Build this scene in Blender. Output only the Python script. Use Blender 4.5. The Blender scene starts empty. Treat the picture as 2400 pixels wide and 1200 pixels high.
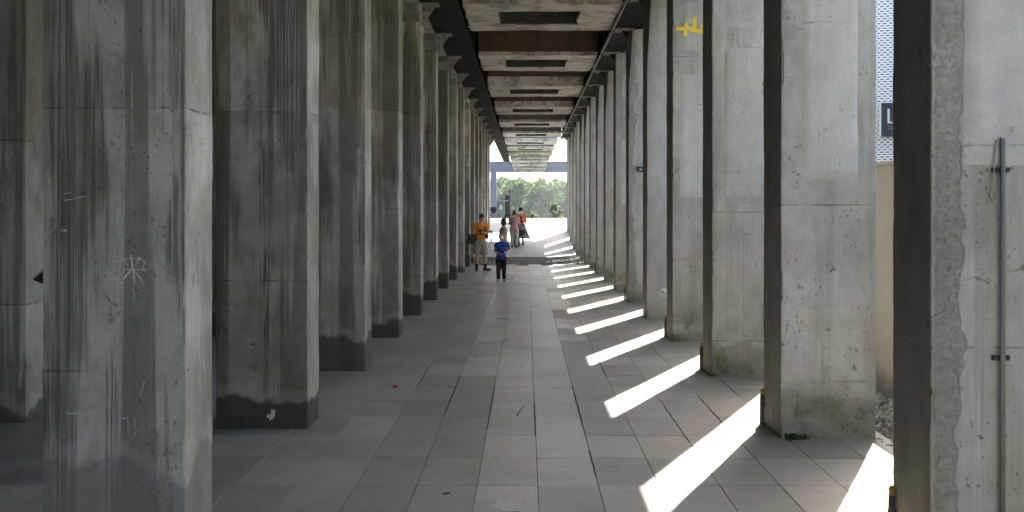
import bpy, bmesh, math, random
from mathutils import Vector, Matrix, Quaternion, noise
rnd = random.Random(7)
R = math.radians
scene = bpy.context.scene
C = scene.collection

# ------------------------------------------------------------------ camera, sky, sun, exposure
cam_d = bpy.data.cameras.new('camera'); cam = bpy.data.objects.new('camera', cam_d); C.objects.link(cam)
cam.location = (0, 0, 1.8); cam.rotation_euler = (R(90), 0, 0)
cam_d.sensor_width = 36; cam_d.lens = 38.49
cam_d.shift_x = -33 / 2400; cam_d.shift_y = -107 / 2400
cam_d.clip_start = 0.1; cam_d.clip_end = 4000
scene.camera = cam
SUN_EL, SUN_AZ = R(46.2), R(23.0)                       # azimuth from +Y towards +X
world = bpy.data.worlds.new('World'); scene.world = world; world.use_nodes = True
wn = world.node_tree
sky = wn.nodes.new('ShaderNodeTexSky'); sky.sky_type = 'NISHITA'; sky.sun_disc = False
sky.sun_elevation = SUN_EL; sky.sun_rotation = SUN_AZ
sky.air_density = 0.9; sky.dust_density = 4.0; sky.ozone_density = 0.6
wn.links.new(sky.outputs[0], wn.nodes['Background'].inputs[0])
wn.nodes['Background'].inputs[1].default_value = 0.115
sun_d = bpy.data.lights.new('sun', 'SUN'); sun = bpy.data.objects.new('sun', sun_d); C.objects.link(sun)
sun_d.energy = 5.0; sun_d.angle = R(0.5); sun_d.color = (1.0, 0.945, 0.85)
SD = Vector((math.sin(SUN_AZ) * math.cos(SUN_EL), math.cos(SUN_AZ) * math.cos(SUN_EL), math.sin(SUN_EL)))
sun.rotation_euler = (-SD).to_track_quat('-Z', 'Y').to_euler()
sun.location = (20, 60, 60)
vs = scene.view_settings
vs.view_transform = 'Standard'; vs.look = 'None'; vs.gamma = 1; vs.use_curve_mapping = False
vs.exposure = 2.6
cy = scene.cycles
cy.use_adaptive_sampling = True; cy.adaptive_threshold = 0.02
cy.max_bounces = 8; cy.diffuse_bounces = 7; cy.glossy_bounces = 4; cy.transmission_bounces = 4; cy.transparent_max_bounces = 12
cy.sample_clamp_indirect = 6.0; cy.caustics_reflective = False; cy.caustics_refractive = False

# ------------------------------------------------------------------ node helper
class NT:
    def __init__(s, name, rough=0.9, spec=0.3):
        s.m = bpy.data.materials.new(name); s.m.use_nodes = True
        s.t = s.m.node_tree; s.b = s.t.nodes['Principled BSDF']
        s.b.inputs['Roughness'].default_value = rough
        s.b.inputs['Specular IOR Level'].default_value = spec
        s.tc = s.t.nodes.new('ShaderNodeTexCoord')
        s.oi = s.t.nodes.new('ShaderNodeObjectInfo')
        s.geo = s.t.nodes.new('ShaderNodeNewGeometry')
    def L(s, a, b): s.t.links.new(a, b)
    def put(s, sock, v):
        if hasattr(v, 'is_output'): s.L(v, sock)
        else:
            if sock.type == 'RGBA' and len(v) == 3: v = (*v, 1)
            sock.default_value = v
    def math(s, op, a, b=0.0, c=None, clamp=False):
        n = s.t.nodes.new('ShaderNodeMath'); n.operation = op; n.use_clamp = clamp
        s.put(n.inputs[0], a); s.put(n.inputs[1], b)
        if c is not None: s.put(n.inputs[2], c)
        return n.outputs[0]
    def vec(s, op, a, b=(0, 0, 0)):
        n = s.t.nodes.new('ShaderNodeVectorMath'); n.operation = op
        s.put(n.inputs[0], a)
        if op == 'SCALE': s.put(n.inputs['Scale'], b)
        else: s.put(n.inputs[1], b)
        return n.outputs[0]
    def noise(s, v, scale, detail=4, rough=0.55, dist=0.0, col=False):
        n = s.t.nodes.new('ShaderNodeTexNoise'); s.L(v, n.inputs['Vector'])
        n.inputs['Scale'].default_value = scale; n.inputs['Detail'].default_value = detail
        n.inputs['Roughness'].default_value = rough; n.inputs['Distortion'].default_value = dist
        return n.outputs[1 if col else 0]
    def voro(s, v, scale, feature='F1'):
        n = s.t.nodes.new('ShaderNodeTexVoronoi'); n.feature = feature; s.L(v, n.inputs['Vector'])
        n.inputs['Scale'].default_value = scale
        return n.outputs['Distance']
    def wn1(s, w):
        n = s.t.nodes.new('ShaderNodeTexWhiteNoise'); n.noise_dimensions = '1D'; s.L(w, n.inputs['W'])
        return n.outputs['Value']
    def ss(s, x, lo, hi, a=0.0, b=1.0):
        n = s.t.nodes.new('ShaderNodeMapRange'); n.interpolation_type = 'SMOOTHSTEP'
        s.put(n.inputs[0], x); s.put(n.inputs[1], lo); s.put(n.inputs[2], hi); s.put(n.inputs[3], a); s.put(n.inputs[4], b)
        return n.outputs[0]
    def mix(s, f, a, b, mode='MIX'):
        n = s.t.nodes.new('ShaderNodeMix'); n.data_type = 'RGBA'; n.blend_type = mode
        s.put(n.inputs[0], f); s.put(n.inputs[6], a); s.put(n.inputs[7], b)
        return n.outputs[2]
    def scale(s, col, f):
        n = s.t.nodes.new('ShaderNodeVectorMath'); n.operation = 'SCALE'
        s.put(n.inputs[0], col); s.put(n.inputs['Scale'], f)
        return n.outputs[0]
    def xyz(s, v):
        n = s.t.nodes.new('ShaderNodeSeparateXYZ'); s.L(v, n.inputs[0]); return n.outputs
    def base(s, v): s.put(s.b.inputs['Base Color'], v)
    def rough(s, v): s.put(s.b.inputs['Roughness'], v)
    def bump(s, h, strength=0.3, dist=0.01):
        n = s.t.nodes.new('ShaderNodeBump'); s.put(n.inputs['Height'], h)
        n.inputs['Strength'].default_value = strength; n.inputs['Distance'].default_value = dist
        s.L(n.outputs[0], s.b.inputs['Normal'])
    def co(s, wob=60.0):                                # object coordinates shifted by a per-object random
        return s.vec('ADD', s.tc.outputs['Object'], s.vec('SCALE', (1.0, 0.73, 0.41), s.math('MULTIPLY', s.oi.outputs['Random'], wob)))

def plain(name, col, rough=0.6, var=0.12, scale=30, spec=0.3, metal=0.0):
    n = NT(name, rough, spec); c = n.co()
    f = n.math('MULTIPLY_ADD', n.noise(c, scale, 4), var * 2, 1 - var)
    n.base(n.scale(col, f)); n.b.inputs['Metallic'].default_value = metal
    n.bump(n.noise(c, scale * 3, 3), 0.15, 0.004)
    return n.m

def concrete(name, base, dark, streak, damp, damp_col, damp_h, pits, moss=0.0, brown=0.0, band=0.2, rough=0.9, spall=0.0):
    n = NT(name, rough, 0.25); oc = n.tc.outputs['Object']; c = n.co(); rn = n.oi.outputs['Random']
    x, y, z = n.xyz(oc)
    ny = n.math('ABSOLUTE', n.xyz(n.tc.outputs['Normal'])[1])
    # mottling
    big = n.noise(n.vec('MULTIPLY', c, (1.2, 1.2, 0.6)), 0.9, 5, 0.62, 0.1); mid = n.noise(n.vec('MULTIPLY', c, (1.1, 1.1, 0.7)), 4.5, 7, 0.68, 0.15); fine = n.noise(c, 40, 5, 0.7)
    v = n.math('ADD', n.math('MULTIPLY_ADD', big, 0.8, 0.60), n.math('MULTIPLY_ADD', mid, 0.75, -0.375))
    v = n.math('ADD', v, n.math('MULTIPLY_ADD', fine, 0.24, -0.12))
    col = n.scale(base, v)
    blo = n.ss(n.noise(n.vec('MULTIPLY', c, (1.0, 1.0, 0.42)), 3.0, 7, 0.72, 0.15), 0.50, 0.64)
    col = n.mix(n.math('MULTIPLY', blo, 0.25 + 0.3 * streak), col, n.scale(dark, 2.2))
    # pour lifts with a tone of their own, edges slightly ragged
    zz = n.math('ADD', n.math('MULTIPLY', n.math('ADD', z, n.math('MULTIPLY', mid, 0.03)), 0.72), n.math('MULTIPLY', rn, 3.0))
    lift = n.wn1(n.math('ADD', n.math('FLOOR', zz), n.math('MULTIPLY', rn, 91.0)))
    col = n.scale(col, n.math('MULTIPLY_ADD', lift, band, 1 - band * 0.5))
    fr = n.math('FRACT', zz)
    seam = n.math('MULTIPLY', n.ss(fr, 0.0, 0.012, 1, 0), n.ss(mid, 0.45, 0.6))
    # brown patina
    if brown:
        bm = n.math('MULTIPLY', n.ss(n.noise(c, 1.6, 4, 0.6), 0.42, 0.62), brown)
        col = n.mix(bm, col, n.scale((0.20, 0.178, 0.122), v))
    # vertical run streaks
    sc1 = n.vec('MULTIPLY', c, (13, 13, 0.22)); sc2 = n.vec('MULTIPLY', c, (60, 60, 0.45))
    s1 = n.ss(n.noise(sc1, 1, 4, 0.6), 0.52, 0.66); s2 = n.ss(n.noise(sc2, 1, 3, 0.6), 0.57, 0.67)
    region = n.ss(n.noise(n.vec('MULTIPLY', c, (3.2, 3.2, 0.5)), 1, 3), 0.50, 0.60)
    thin = n.math('MULTIPLY', n.ss(n.noise(n.vec('MULTIPLY', c, (26, 26, 0.07)), 1, 2, 0.5), 0.66, 0.70), n.ss(n.noise(n.vec('MULTIPLY', c, (3, 3, 0.6)), 1, 3), 0.42, 0.56))
    brk = n.ss(n.noise(n.vec('MULTIPLY', c, (20, 20, 2.5)), 1, 4), 0.36, 0.55)
    st = n.math('MULTIPLY', n.math('MULTIPLY', n.math('MAXIMUM', s1, n.math('MULTIPLY', s2, 0.8)), region), brk)
    st = n.math('MAXIMUM', st, n.math('MULTIPLY', thin, 0.8))
    st = n.math('MULTIPLY', st, n.math('MULTIPLY_ADD', ny, 0.75 * streak, 0.25 * streak), clamp=True)
    zone_s = n.ss(n.math('ADD', n.noise(n.vec('MULTIPLY', c, (2.6, 2.6, 0.33)), 1, 3, 0.5), n.math('MULTIPLY_ADD', n.noise(n.vec('MULTIPLY', c, (40, 40, 1.2)), 1, 2), 0.14, -0.07)), 0.49, 0.56)
    comb = n.ss(n.noise(n.vec('MULTIPLY', c, (75, 75, 1.1)), 1, 4, 0.65), 0.40, 0.62)
    grime = n.math('MULTIPLY', n.math('MULTIPLY', zone_s, n.math('MULTIPLY_ADD', comb, 0.62, 0.38)), n.math('MULTIPLY_ADD', ny, 0.8 * streak, 0.1 * streak), clamp=True)
    col = n.mix(grime, col, n.scale(dark, 1.35))
    col = n.mix(st, col, dark)
    # broad soaked zones, edge drawn down in vertical fingers
    soak = n.ss(n.math('ADD', n.noise(n.vec('MULTIPLY', c, (4.5, 4.5, 0.16)), 1, 3), n.math('ADD', n.math('MULTIPLY', n.noise(sc2, 1, 3), 0.16), n.math('MULTIPLY', mid, 0.10))), 0.63, 0.70)
    col = n.mix(n.math('MULTIPLY', soak, n.math('MULTIPLY', ny, 0.62 * min(1, streak + 0.15))), col, n.scale(dark, 1.5))
    # pale lime runs
    lime = n.ss(n.noise(n.vec('MULTIPLY', c, (30, 30, 0.9)), 1, 4), 0.66, 0.74)
    col = n.mix(n.math('MULTIPLY', lime, 0.35), col, n.scale(base, 1.45))
    # cool / warm drift
    col = n.mix(n.math('MULTIPLY', n.ss(n.noise(c, 0.8, 3), 0.42, 0.62), 0.30), col, n.mix(1.0, col, (1.03, 0.99, 0.88), 'MULTIPLY'))
    spl = 0.0
    if spall:                                           # broken cover along the inner arris
        wid = n.math('MULTIPLY_ADD', n.noise(n.vec('MULTIPLY', c, (0.2, 0.2, 1.6)), 1, 3, 0.6), 0.42, -0.09)
        wv = n.math('ADD', x, n.math('MULTIPLY_ADD', n.noise(c, 16, 5, 0.7), 0.07, -0.035))
        zone = n.math('MULTIPLY', n.ss(wv, 0.012, 0.02), n.ss(n.math('SUBTRACT', wv, wid), -0.012, 0.004, 1, 0))
        rag = n.noise(c, 26, 6, 0.72)
        spl = n.math('MULTIPLY', zone, n.math('MULTIPLY', n.math('MULTIPLY_ADD', rag, 1.1, 0.25), spall))
        col = n.mix(n.math('MULTIPLY', zone, n.ss(rag, 0.38, 0.62, 0.62, 0.12)), col, n.scale(dark, 1.5))
    # bug holes and scars
    pit = n.math('MULTIPLY', n.ss(n.voro(c, 42), 0.10, 0.16, 1, 0), n.ss(n.noise(c, 1.7, 3), 0.5, 0.62))
    pit2 = n.math('MULTIPLY', n.ss(n.math('SUBTRACT', n.voro(n.vec('MULTIPLY', c, (1, 1, 0.8)), 27), n.math('MULTIPLY_ADD', n.noise(c, 9, 4, 0.7), 1.1, -0.38)), -0.06, 0.02, 1, 0), n.ss(n.noise(n.vec('ADD', c, (0, 0, 3.1)), 1.5, 4, 0.6), 0.45, 0.60, 0.1, 0.8))
    pit = n.math('MAXIMUM', pit, pit2)
    scar = n.math('MULTIPLY', n.ss(n.noise(c, 7, 7, 0.75, 0.5), 0.625, 0.66), pits)
    pit = n.math('MULTIPLY', pit, pits)
    col = n.mix(n.math('MULTIPLY', n.math('MAXIMUM', pit, scar), 0.7), col, dark)
    cr = n.math('MULTIPLY', n.ss(n.voro(n.vec('ADD', c, n.vec('SCALE', n.noise(c, 3, 4, col=True), 0.5)), 0.9, 'DISTANCE_TO_EDGE'), 0.0, 0.004, 1, 0), n.ss(n.noise(c, 1.3, 4, 0.7), 0.56, 0.62))
    col = n.mix(n.math('MULTIPLY', n.math('MAXIMUM', cr, seam), 0.6), col, n.scale(dark, 0.7))
    # rising damp at the foot, its upper edge ragged
    hn = n.math('ADD', n.math('MULTIPLY', n.noise(n.vec('MULTIPLY', c, (2.2, 2.2, 0.5)), 1, 2, 0.5), 0.75), n.math('MULTIPLY', n.noise(c, 7, 5, 0.7), 0.25))
    edge = n.math('ADD', n.math('MULTIPLY_ADD', hn, damp_h * 1.5, -damp_h * 0.35), n.math('MULTIPLY', rn, damp_h * 0.6))
    dm = n.ss(n.math('SUBTRACT', edge, z), -0.012, 0.035)
    dm = n.math('MULTIPLY', dm, n.math('MULTIPLY', n.math('MULTIPLY_ADD', mid, 0.9, damp - 0.40), n.ss(n.wn1(n.math('MULTIPLY', rn, 37.0)), 0.1, 0.6, 0.75, 1.0)), clamp=True)
    col = n.mix(dm, col, n.scale(damp_col, v))
    halo = n.math('MULTIPLY', n.ss(n.math('ABSOLUTE', n.math('SUBTRACT', z, n.math('ADD', edge, 0.05))), 0.0, 0.09, 1, 0), 0.22)
    col = n.mix(halo, col, n.scale(base, 1.25))
    if moss:
        mm = n.math('MULTIPLY', n.ss(n.math('ADD', z, n.math('MULTIPLY', mid, -1.0)), -0.5, 0.1, 1, 0), n.ss(n.noise(c, 2.2, 5, 0.7), 0.42, 0.62))
        col = n.mix(n.math('MULTIPLY', mm, moss), col, (0.075, 0.085, 0.03))
    n.base(col)
    h = n.math('ADD', n.math('MULTIPLY', fine, 0.35), n.math('MULTIPLY', mid, 1.0))
    h = n.math('SUBTRACT', h, n.math('ADD', n.math('MULTIPLY', pit, 1.0), n.math('ADD', scar, n.math('MULTIPLY', n.math('MAXIMUM', cr, seam), 1.2))))
    if spall: h = n.math('SUBTRACT', h, n.math('MULTIPLY', spl, 2.2))
    n.bump(h, 0.6, 0.014)
    return n.m

M = {}
M['col_left'] = concrete('weathered_concrete_stained', (0.41, 0.396, 0.342), (0.066, 0.060, 0.045), 1.0, 0.95, (0.07, 0.067, 0.058), 0.42, 0.45, brown=0.55, band=0.45)
M['col_tide'] = concrete('weathered_concrete_tide_marked', (0.365, 0.353, 0.312), (0.07, 0.066, 0.053), 1.0, 0.5, (0.20, 0.198, 0.182), 0.5, 0.6, brown=0.4, band=0.5)
M['col_right'] = concrete('weathered_concrete_pale', (0.41, 0.405, 0.378), (0.115, 0.112, 0.10), 0.22, 0.55, (0.21, 0.205, 0.175), 0.36, 1.0, moss=0.95, brown=0.2, band=0.16)
M['col_spall'] = concrete('spalled_concrete_pale', (0.41, 0.405, 0.378), (0.115, 0.112, 0.10), 0.22, 0.55, (0.21, 0.205, 0.175), 0.36, 1.0, moss=0.5, brown=0.2, band=0.16, spall=1.0)
M['patch'] = concrete('smooth_render_patch', (0.43, 0.425, 0.405), (0.2, 0.195, 0.18), 0.15, 0.0, (0.3, 0.3, 0.28), 0.01, 0.6, band=0.05)
M['beam_conc'] = concrete('edge_beam_concrete', (0.36, 0.35, 0.32), (0.12, 0.10, 0.08), 0.6, 0.0, (0.3, 0.3, 0.3), 0.01, 0.6, brown=0.3)
M['slab'] = concrete('slab_concrete', (0.25, 0.245, 0.23), (0.08, 0.075, 0.065), 0.4, 0.0, (0.3, 0.3, 0.3), 0.01, 0.5)
M['col_inner_dark'] = concrete('dark_inner_concrete', (0.155, 0.15, 0.128), (0.045, 0.042, 0.034), 0.7, 0.3, (0.20, 0.19, 0.16), 0.3, 0.5, brown=0.5, band=0.2)
M['rim'] = None

def rim_mat():
    n = NT('board_marked_outlet_concrete', 0.9, 0.2); c = n.co()
    grain = n.noise(n.vec('MULTIPLY', c, (0.8, 16, 5)), 1, 5, 0.65, 0.5)
    blot = n.noise(c, 2.2, 6, 0.65, 0.7); fine = n.noise(c, 45, 4, 0.7)
    v = n.math('ADD', n.math('MULTIPLY_ADD', blot, 0.6, 0.68), n.math('MULTIPLY_ADD', fine, 0.2, -0.1))
    col = n.scale((0.53, 0.515, 0.475), v)
    col = n.mix(n.math('MULTIPLY', n.ss(grain, 0.50, 0.66), 0.6), col, (0.24, 0.23, 0.205))
    col = n.mix(n.math('MULTIPLY', n.ss(n.noise(c, 1.6, 6, 0.75, 0.8), 0.48, 0.60), 0.75), col, (0.16, 0.153, 0.135))
    col = n.mix(n.math('MULTIPLY', n.ss(n.noise(n.vec('MULTIPLY', c, (1, 2.5, 2)), 1.7, 5, 0.7, 0.6), 0.53, 0.66), 0.7), col, (0.20, 0.105, 0.05))
    n.base(col); n.bump(n.math('ADD', grain, n.math('MULTIPLY', fine, 0.5)), 0.6, 0.02)
    return n.m
M['rim'] = rim_mat()

def rust_mat(name, a, b, streak=0.5, spec=0.25):
    n = NT(name, 0.8, spec); c = n.co()
    v = n.noise(c, 2.0, 6, 0.7, 0.5); f = n.noise(c, 25, 5, 0.7)
    col = n.mix(n.ss(v, 0.35, 0.68), a, b)
    s = n.ss(n.noise(n.vec('MULTIPLY', c, (9, 9, 0.4)), 1, 4), 0.5, 0.68)
    col = n.mix(n.math('MULTIPLY', s, streak), col, n.scale(b, 0.45))
    col = n.scale(col, n.math('MULTIPLY_ADD', f, 0.6, 0.7))
    n.base(col); n.bump(f, 0.4, 0.006)
    return n.m
M['rust'] = rust_mat('rusted_plate', (0.125, 0.058, 0.033), (0.072, 0.038, 0.025))
M['rust_grey'] = rust_mat('grey_weathered_plate', (0.16, 0.155, 0.145), (0.08, 0.066, 0.055), 0.6)
M['girder'] = rust_mat('dark_painted_steel', (0.013, 0.0125, 0.012), (0.026, 0.021, 0.017), 0.3, 0.04)
M['bracket'] = rust_mat('grey_primed_steel', (0.26, 0.26, 0.25), (0.17, 0.15, 0.13), 0.4)
M['bolt'] = plain('dark_bolt', (0.035, 0.03, 0.027), 0.6)
M['blue_steel'] = plain('blue_grey_painted_steel', (0.065, 0.085, 0.15), 0.5, 0.1, 3)

def hole_mat():
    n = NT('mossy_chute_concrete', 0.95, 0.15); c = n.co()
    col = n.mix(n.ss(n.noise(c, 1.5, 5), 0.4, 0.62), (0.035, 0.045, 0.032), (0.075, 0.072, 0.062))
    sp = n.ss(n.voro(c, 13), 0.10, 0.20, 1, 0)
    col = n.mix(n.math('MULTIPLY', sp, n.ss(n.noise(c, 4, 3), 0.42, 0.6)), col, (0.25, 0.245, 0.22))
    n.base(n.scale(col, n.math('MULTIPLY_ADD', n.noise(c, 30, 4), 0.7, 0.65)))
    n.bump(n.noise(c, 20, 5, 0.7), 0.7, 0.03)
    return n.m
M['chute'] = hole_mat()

def tile_mat(name, base, hammered):
    n = NT(name, 0.6, 0.5); c = n.co(90); isl = n.geo.outputs['Random Per Island']
    rn = n.math('FRACT', n.math('ADD', n.oi.outputs['Random'], isl))
    wc = n.geo.outputs['Position']
    big = n.noise(wc, 0.55, 5, 0.6, 0.3); mid = n.noise(c, 5, 6, 0.65); fine = n.noise(c, 120, 3, 0.6)
    v = n.math('ADD', n.math('MULTIPLY_ADD', rn, 0.32, 0.64), n.math('MULTIPLY_ADD', mid, 0.22, -0.02))
    v = n.math('MULTIPLY', v, n.math('MULTIPLY_ADD', big, 0.7, 0.65))
    v = n.math('ADD', v, n.math('MULTIPLY_ADD', fine, 0.22, -0.11)); v = n.math('MULTIPLY', v, n.math('MULTIPLY_ADD', n.noise(wc, 2.6, 6, 0.72, 0.6), 0.6, 0.71)); v = n.math('MULTIPLY', v, n.math('MULTIPLY_ADD', n.noise(wc, 28, 5, 0.75), 0.6, 0.70))
    col = n.scale(base, v)
    dust = n.ss(n.noise(n.vec('MULTIPLY', wc, (6, 22, 1)), 1, 5, 0.7), 0.60, 0.72)
    col = n.mix(n.math('MULTIPLY', dust, 0.28), col, (0.42, 0.41, 0.39))
    stain = n.ss(n.noise(wc, 1.7, 5, 0.7, 0.8), 0.62, 0.74)
    col = n.mix(n.math('MULTIPLY', stain, 0.55), col, n.scale(base, 0.45))
    spot = n.math('MULTIPLY', n.ss(n.voro(wc, 3.1), 0.05, 0.09, 1, 0), n.ss(n.noise(wc, 2.3, 2), 0.55, 0.6))
    col = n.mix(n.math('MULTIPLY', spot, 0.5), col, n.scale(base, 0.4))
    if hammered:
        w = n.noise(n.vec('MULTIPLY', wc, (22, 26, 20)), 1, 5, 0.75, 1.2)
        col = n.mix(n.ss(w, 0.57, 0.66, 0, 0.45), col, (0.46, 0.455, 0.45)); col = n.mix(n.ss(w, 0.36, 0.45, 0.35, 0), col, (0.10, 0.10, 0.098))  # pale flecks: reflected glints painted into the granite colour
        n.rough(n.math('MULTIPLY_ADD', n.noise(wc, 1.3, 4), 0.22, 0.20)); n.bump(n.math('ADD', w, n.math('MULTIPLY', fine, 0.4)), 0.85, 0.012)
    else:
        n.rough(n.math('MULTIPLY_ADD', n.noise(wc, 1.1, 4), 0.25, 0.30)); n.bump(n.math('ADD', n.math('MULTIPLY', mid, 0.8), n.math('MULTIPLY', fine, 0.5)), 0.3, 0.006)
    n.base(col)
    return n.m
M['tile'] = tile_mat('honed_granite_paver', (0.305, 0.303, 0.276), False)
M['tile_h'] = tile_mat('hammered_granite_paver', (0.33, 0.331, 0.312), True)
M['grout'] = plain('dark_joint_dirt', (0.062, 0.057, 0.05), 0.95, 0.7, 2.5)
M['moss'] = plain('dark_joint_moss', (0.035, 0.032, 0.024), 0.95, 0.4, 20)
M['weed'] = plain('small_weed_green', (0.035, 0.075, 0.02), 0.7, 0.3, 20)

def plaza_mat():
    n = NT('plaza_paving', 0.6, 0.4); p = n.geo.outputs['Position']
    b = n.t.nodes.new('ShaderNodeTexBrick'); n.L(n.vec('ADD', p, (0.0765, 0.1, 0)), b.inputs['Vector'])
    b.offset = 0; b.inputs['Scale'].default_value = 1; b.inputs['Brick Width'].default_value = 0.397; b.inputs['Row Height'].default_value = 0.79
    b.inputs['Mortar Size'].default_value = 0.006
    b.inputs['Color1'].default_value = (0.205, 0.205, 0.207, 1); b.inputs['Color2'].default_value = (0.175, 0.175, 0.177, 1); b.inputs['Mortar'].default_value = (0.075, 0.073, 0.07, 1)
    n.base(n.scale(b.outputs[0], n.math('MULTIPLY_ADD', n.noise(p, 1.2, 5), 0.5, 0.75)))
    n.bump(n.noise(p, 40, 4), 0.3, 0.008)
    return n.m
M['plaza'] = plaza_mat()
def ground_mat():
    n = NT('rough_grass_and_soil', 0.95, 0.1); p = n.geo.outputs['Position']
    n.base(n.mix(n.ss(n.noise(p, 0.3, 6), 0.4, 0.6), (0.06, 0.075, 0.03), (0.11, 0.095, 0.065)))
    n.bump(n.noise(p, 8, 5), 0.5, 0.05); return n.m
M['ground'] = ground_mat()
def stone_mat():
    n = NT('grey_crushed_stone', 0.85, 0.3); i = n.geo.outputs['Random Per Island']
    col = n.mix(i, (0.10, 0.098, 0.092), (0.36, 0.355, 0.335))
    n.base(n.scale(col, n.math('MULTIPLY_ADD', n.noise(n.geo.outputs['Position'], 60, 3), 0.6, 0.7))); return n.m
M['stone'] = stone_mat()
M['bed'] = plain('gravel_bed_grit', (0.13, 0.125, 0.115), 0.95, 0.45, 45)
def wall_mat():
    n = NT('beige_rendered_wall', 0.9, 0.2); c = n.co()
    v = n.math('MULTIPLY_ADD', n.noise(c, 1.2, 5, 0.6), 0.3, 0.85)
    col = n.scale((0.47, 0.455, 0.41), v)
    st = n.math('MULTIPLY', n.ss(n.noise(n.vec('MULTIPLY', c, (8, 8, 0.3)), 1, 4), 0.52, 0.7), 0.35)
    col = n.mix(st, col, (0.33, 0.31, 0.26))
    z = n.xyz(n.tc.outputs['Object'])[2]
    foot = n.ss(n.math('ADD', z, n.math('MULTIPLY', n.noise(c, 2.5, 5), -0.45)), -0.15, 0.12, 1, 0)
    col = n.mix(n.math('MULTIPLY', foot, 0.7), col, (0.16, 0.15, 0.125))
    n.base(col); n.bump(n.noise(c, 30, 4), 0.25, 0.006); return n.m
M['wall'] = wall_mat()
M['wall_far'] = concrete('old_dark_wall', (0.30, 0.29, 0.27), (0.07, 0.065, 0.055), 0.7, 0.5, (0.09, 0.09, 0.08), 0.4, 0.5, brown=0.4)

def perf_mat():
    n = NT('perforated_white_aluminium', 0.35, 0.5); oc = n.tc.outputs['Object']
    x, y, z = n.xyz(oc); u = n.math('MULTIPLY', n.math('ADD', x, y), 11.0); w = n.math('MULTIPLY', z, 15.0)
    sh = n.math('MULTIPLY', n.math('MODULO', n.math('FLOOR', w), 2.0), 0.5)
    fu = n.math('SUBTRACT', n.math('FRACT', n.math('ADD', u, sh)), 0.5); fw = n.math('SUBTRACT', n.math('FRACT', w), 0.5)
    d = n.math('ADD', n.math('MULTIPLY', n.math('ABSOLUTE', fu), 1.0), n.math('MULTIPLY', n.math('ABSOLUTE', fw), 1.15))
    hole = n.ss(d, 0.40, 0.44)
    n.base((0.72, 0.76, 0.82)); n.L(hole, n.b.inputs['Alpha'])
    return n.m
M['perf'] = perf_mat()
M['navy'] = plain('navy_sign_panel', (0.008, 0.015, 0.032), 0.6, 0.05, 30, 0.1)
M['sign_white'] = plain('pale_sign_letter', (0.55, 0.58, 0.62), 0.5, 0.05)
M['sign_faint'] = plain('faint_sign_letter', (0.06, 0.065, 0.085), 0.5, 0.05)
M['alu'] = plain('grey_conduit', (0.17, 0.168, 0.16), 0.55, 0.35, 9)
M['cord'] = plain('beige_cord', (0.30, 0.28, 0.22), 0.7)
M['yellow_tape'] = plain('yellow_tape', (0.72, 0.55, 0.06), 0.55, 0.12, 14)
M['ochre'] = plain('ochre_rust_cap', (0.30, 0.165, 0.03), 0.7, 0.3, 40)
M['pipe_grey'] = rust_mat('old_stub_pipe', (0.17, 0.16, 0.13), (0.06, 0.045, 0.03))
M['black'] = plain('black_plastic', (0.014, 0.014, 0.015), 0.5)
M['lens'] = plain('grey_lens', (0.2, 0.21, 0.22), 0.2)
M['chalk'] = plain('chalk_stroke', (0.52, 0.52, 0.51), 0.95, 0.35, 60)
_t = M['chalk'].node_tree; _n = _t.nodes.new('ShaderNodeTexNoise'); _n.inputs['Scale'].default_value = 55; _n.inputs['Detail'].default_value = 5
_c = _t.nodes.new('ShaderNodeTexCoord'); _t.links.new(_c.outputs['Object'], _n.inputs['Vector'])
_m = _t.nodes.new('ShaderNodeMapRange'); _t.links.new(_n.outputs[0], _m.inputs[0]); _m.inputs[1].default_value = 0.30; _m.inputs[2].default_value = 0.46
_t.links.new(_m.outputs[0], _t.nodes['Principled BSDF'].inputs['Alpha'])
M['paint_white'] = plain('white_paint_stroke', (0.62, 0.62, 0.6), 0.8, 0.1, 30)
M['paint_grey'] = plain('pale_grey_paint', (0.40, 0.397, 0.385), 0.9, 0.12, 20)
M['paint_dark'] = plain('dark_paint_stroke', (0.06, 0.06, 0.06), 0.8)
M['red'] = plain('red_scrap', (0.55, 0.02, 0.04), 0.6)
M['twig'] = plain('dry_twig', (0.05, 0.04, 0.03), 0.9)
M['dropping'] = plain('bird_dropping', (0.6, 0.6, 0.57), 0.9, 0.3, 40)

# ------------------------------------------------------------------ object helpers
def tag(o, label=None, cat=None, group=None, kind=None):
    if label: o['label'] = label
    if cat: o['category'] = cat
    if group: o['group'] = group
    if kind: o['kind'] = kind
    return o
def mesh_obj(name, verts, faces, mat, parent=None, smooth=False, loc=None):
    me = bpy.data.meshes.new(name); me.from_pydata(verts, [], faces)
    if mat is not None: me.materials.append(mat)
    if smooth: me.polygons.foreach_set('use_smooth', [True] * len(me.polygons))
    me.update()
    o = bpy.data.objects.new(name, me); C.objects.link(o)
    if parent: o.parent = parent
    if loc: o.location = loc
    return o
def link(name, me, parent=None, loc=(0, 0, 0), rot=(0, 0, 0)):
    o = bpy.data.objects.new(name, me); C.objects.link(o)
    if parent: o.parent = parent
    o.location = loc; o.rotation_euler = rot
    return o
def empty(name, loc=(0, 0, 0), rz=0.0):
    o = bpy.data.objects.new(name, None); C.objects.link(o); o.location = loc; o.rotation_euler = (0, 0, rz); return o

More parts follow.
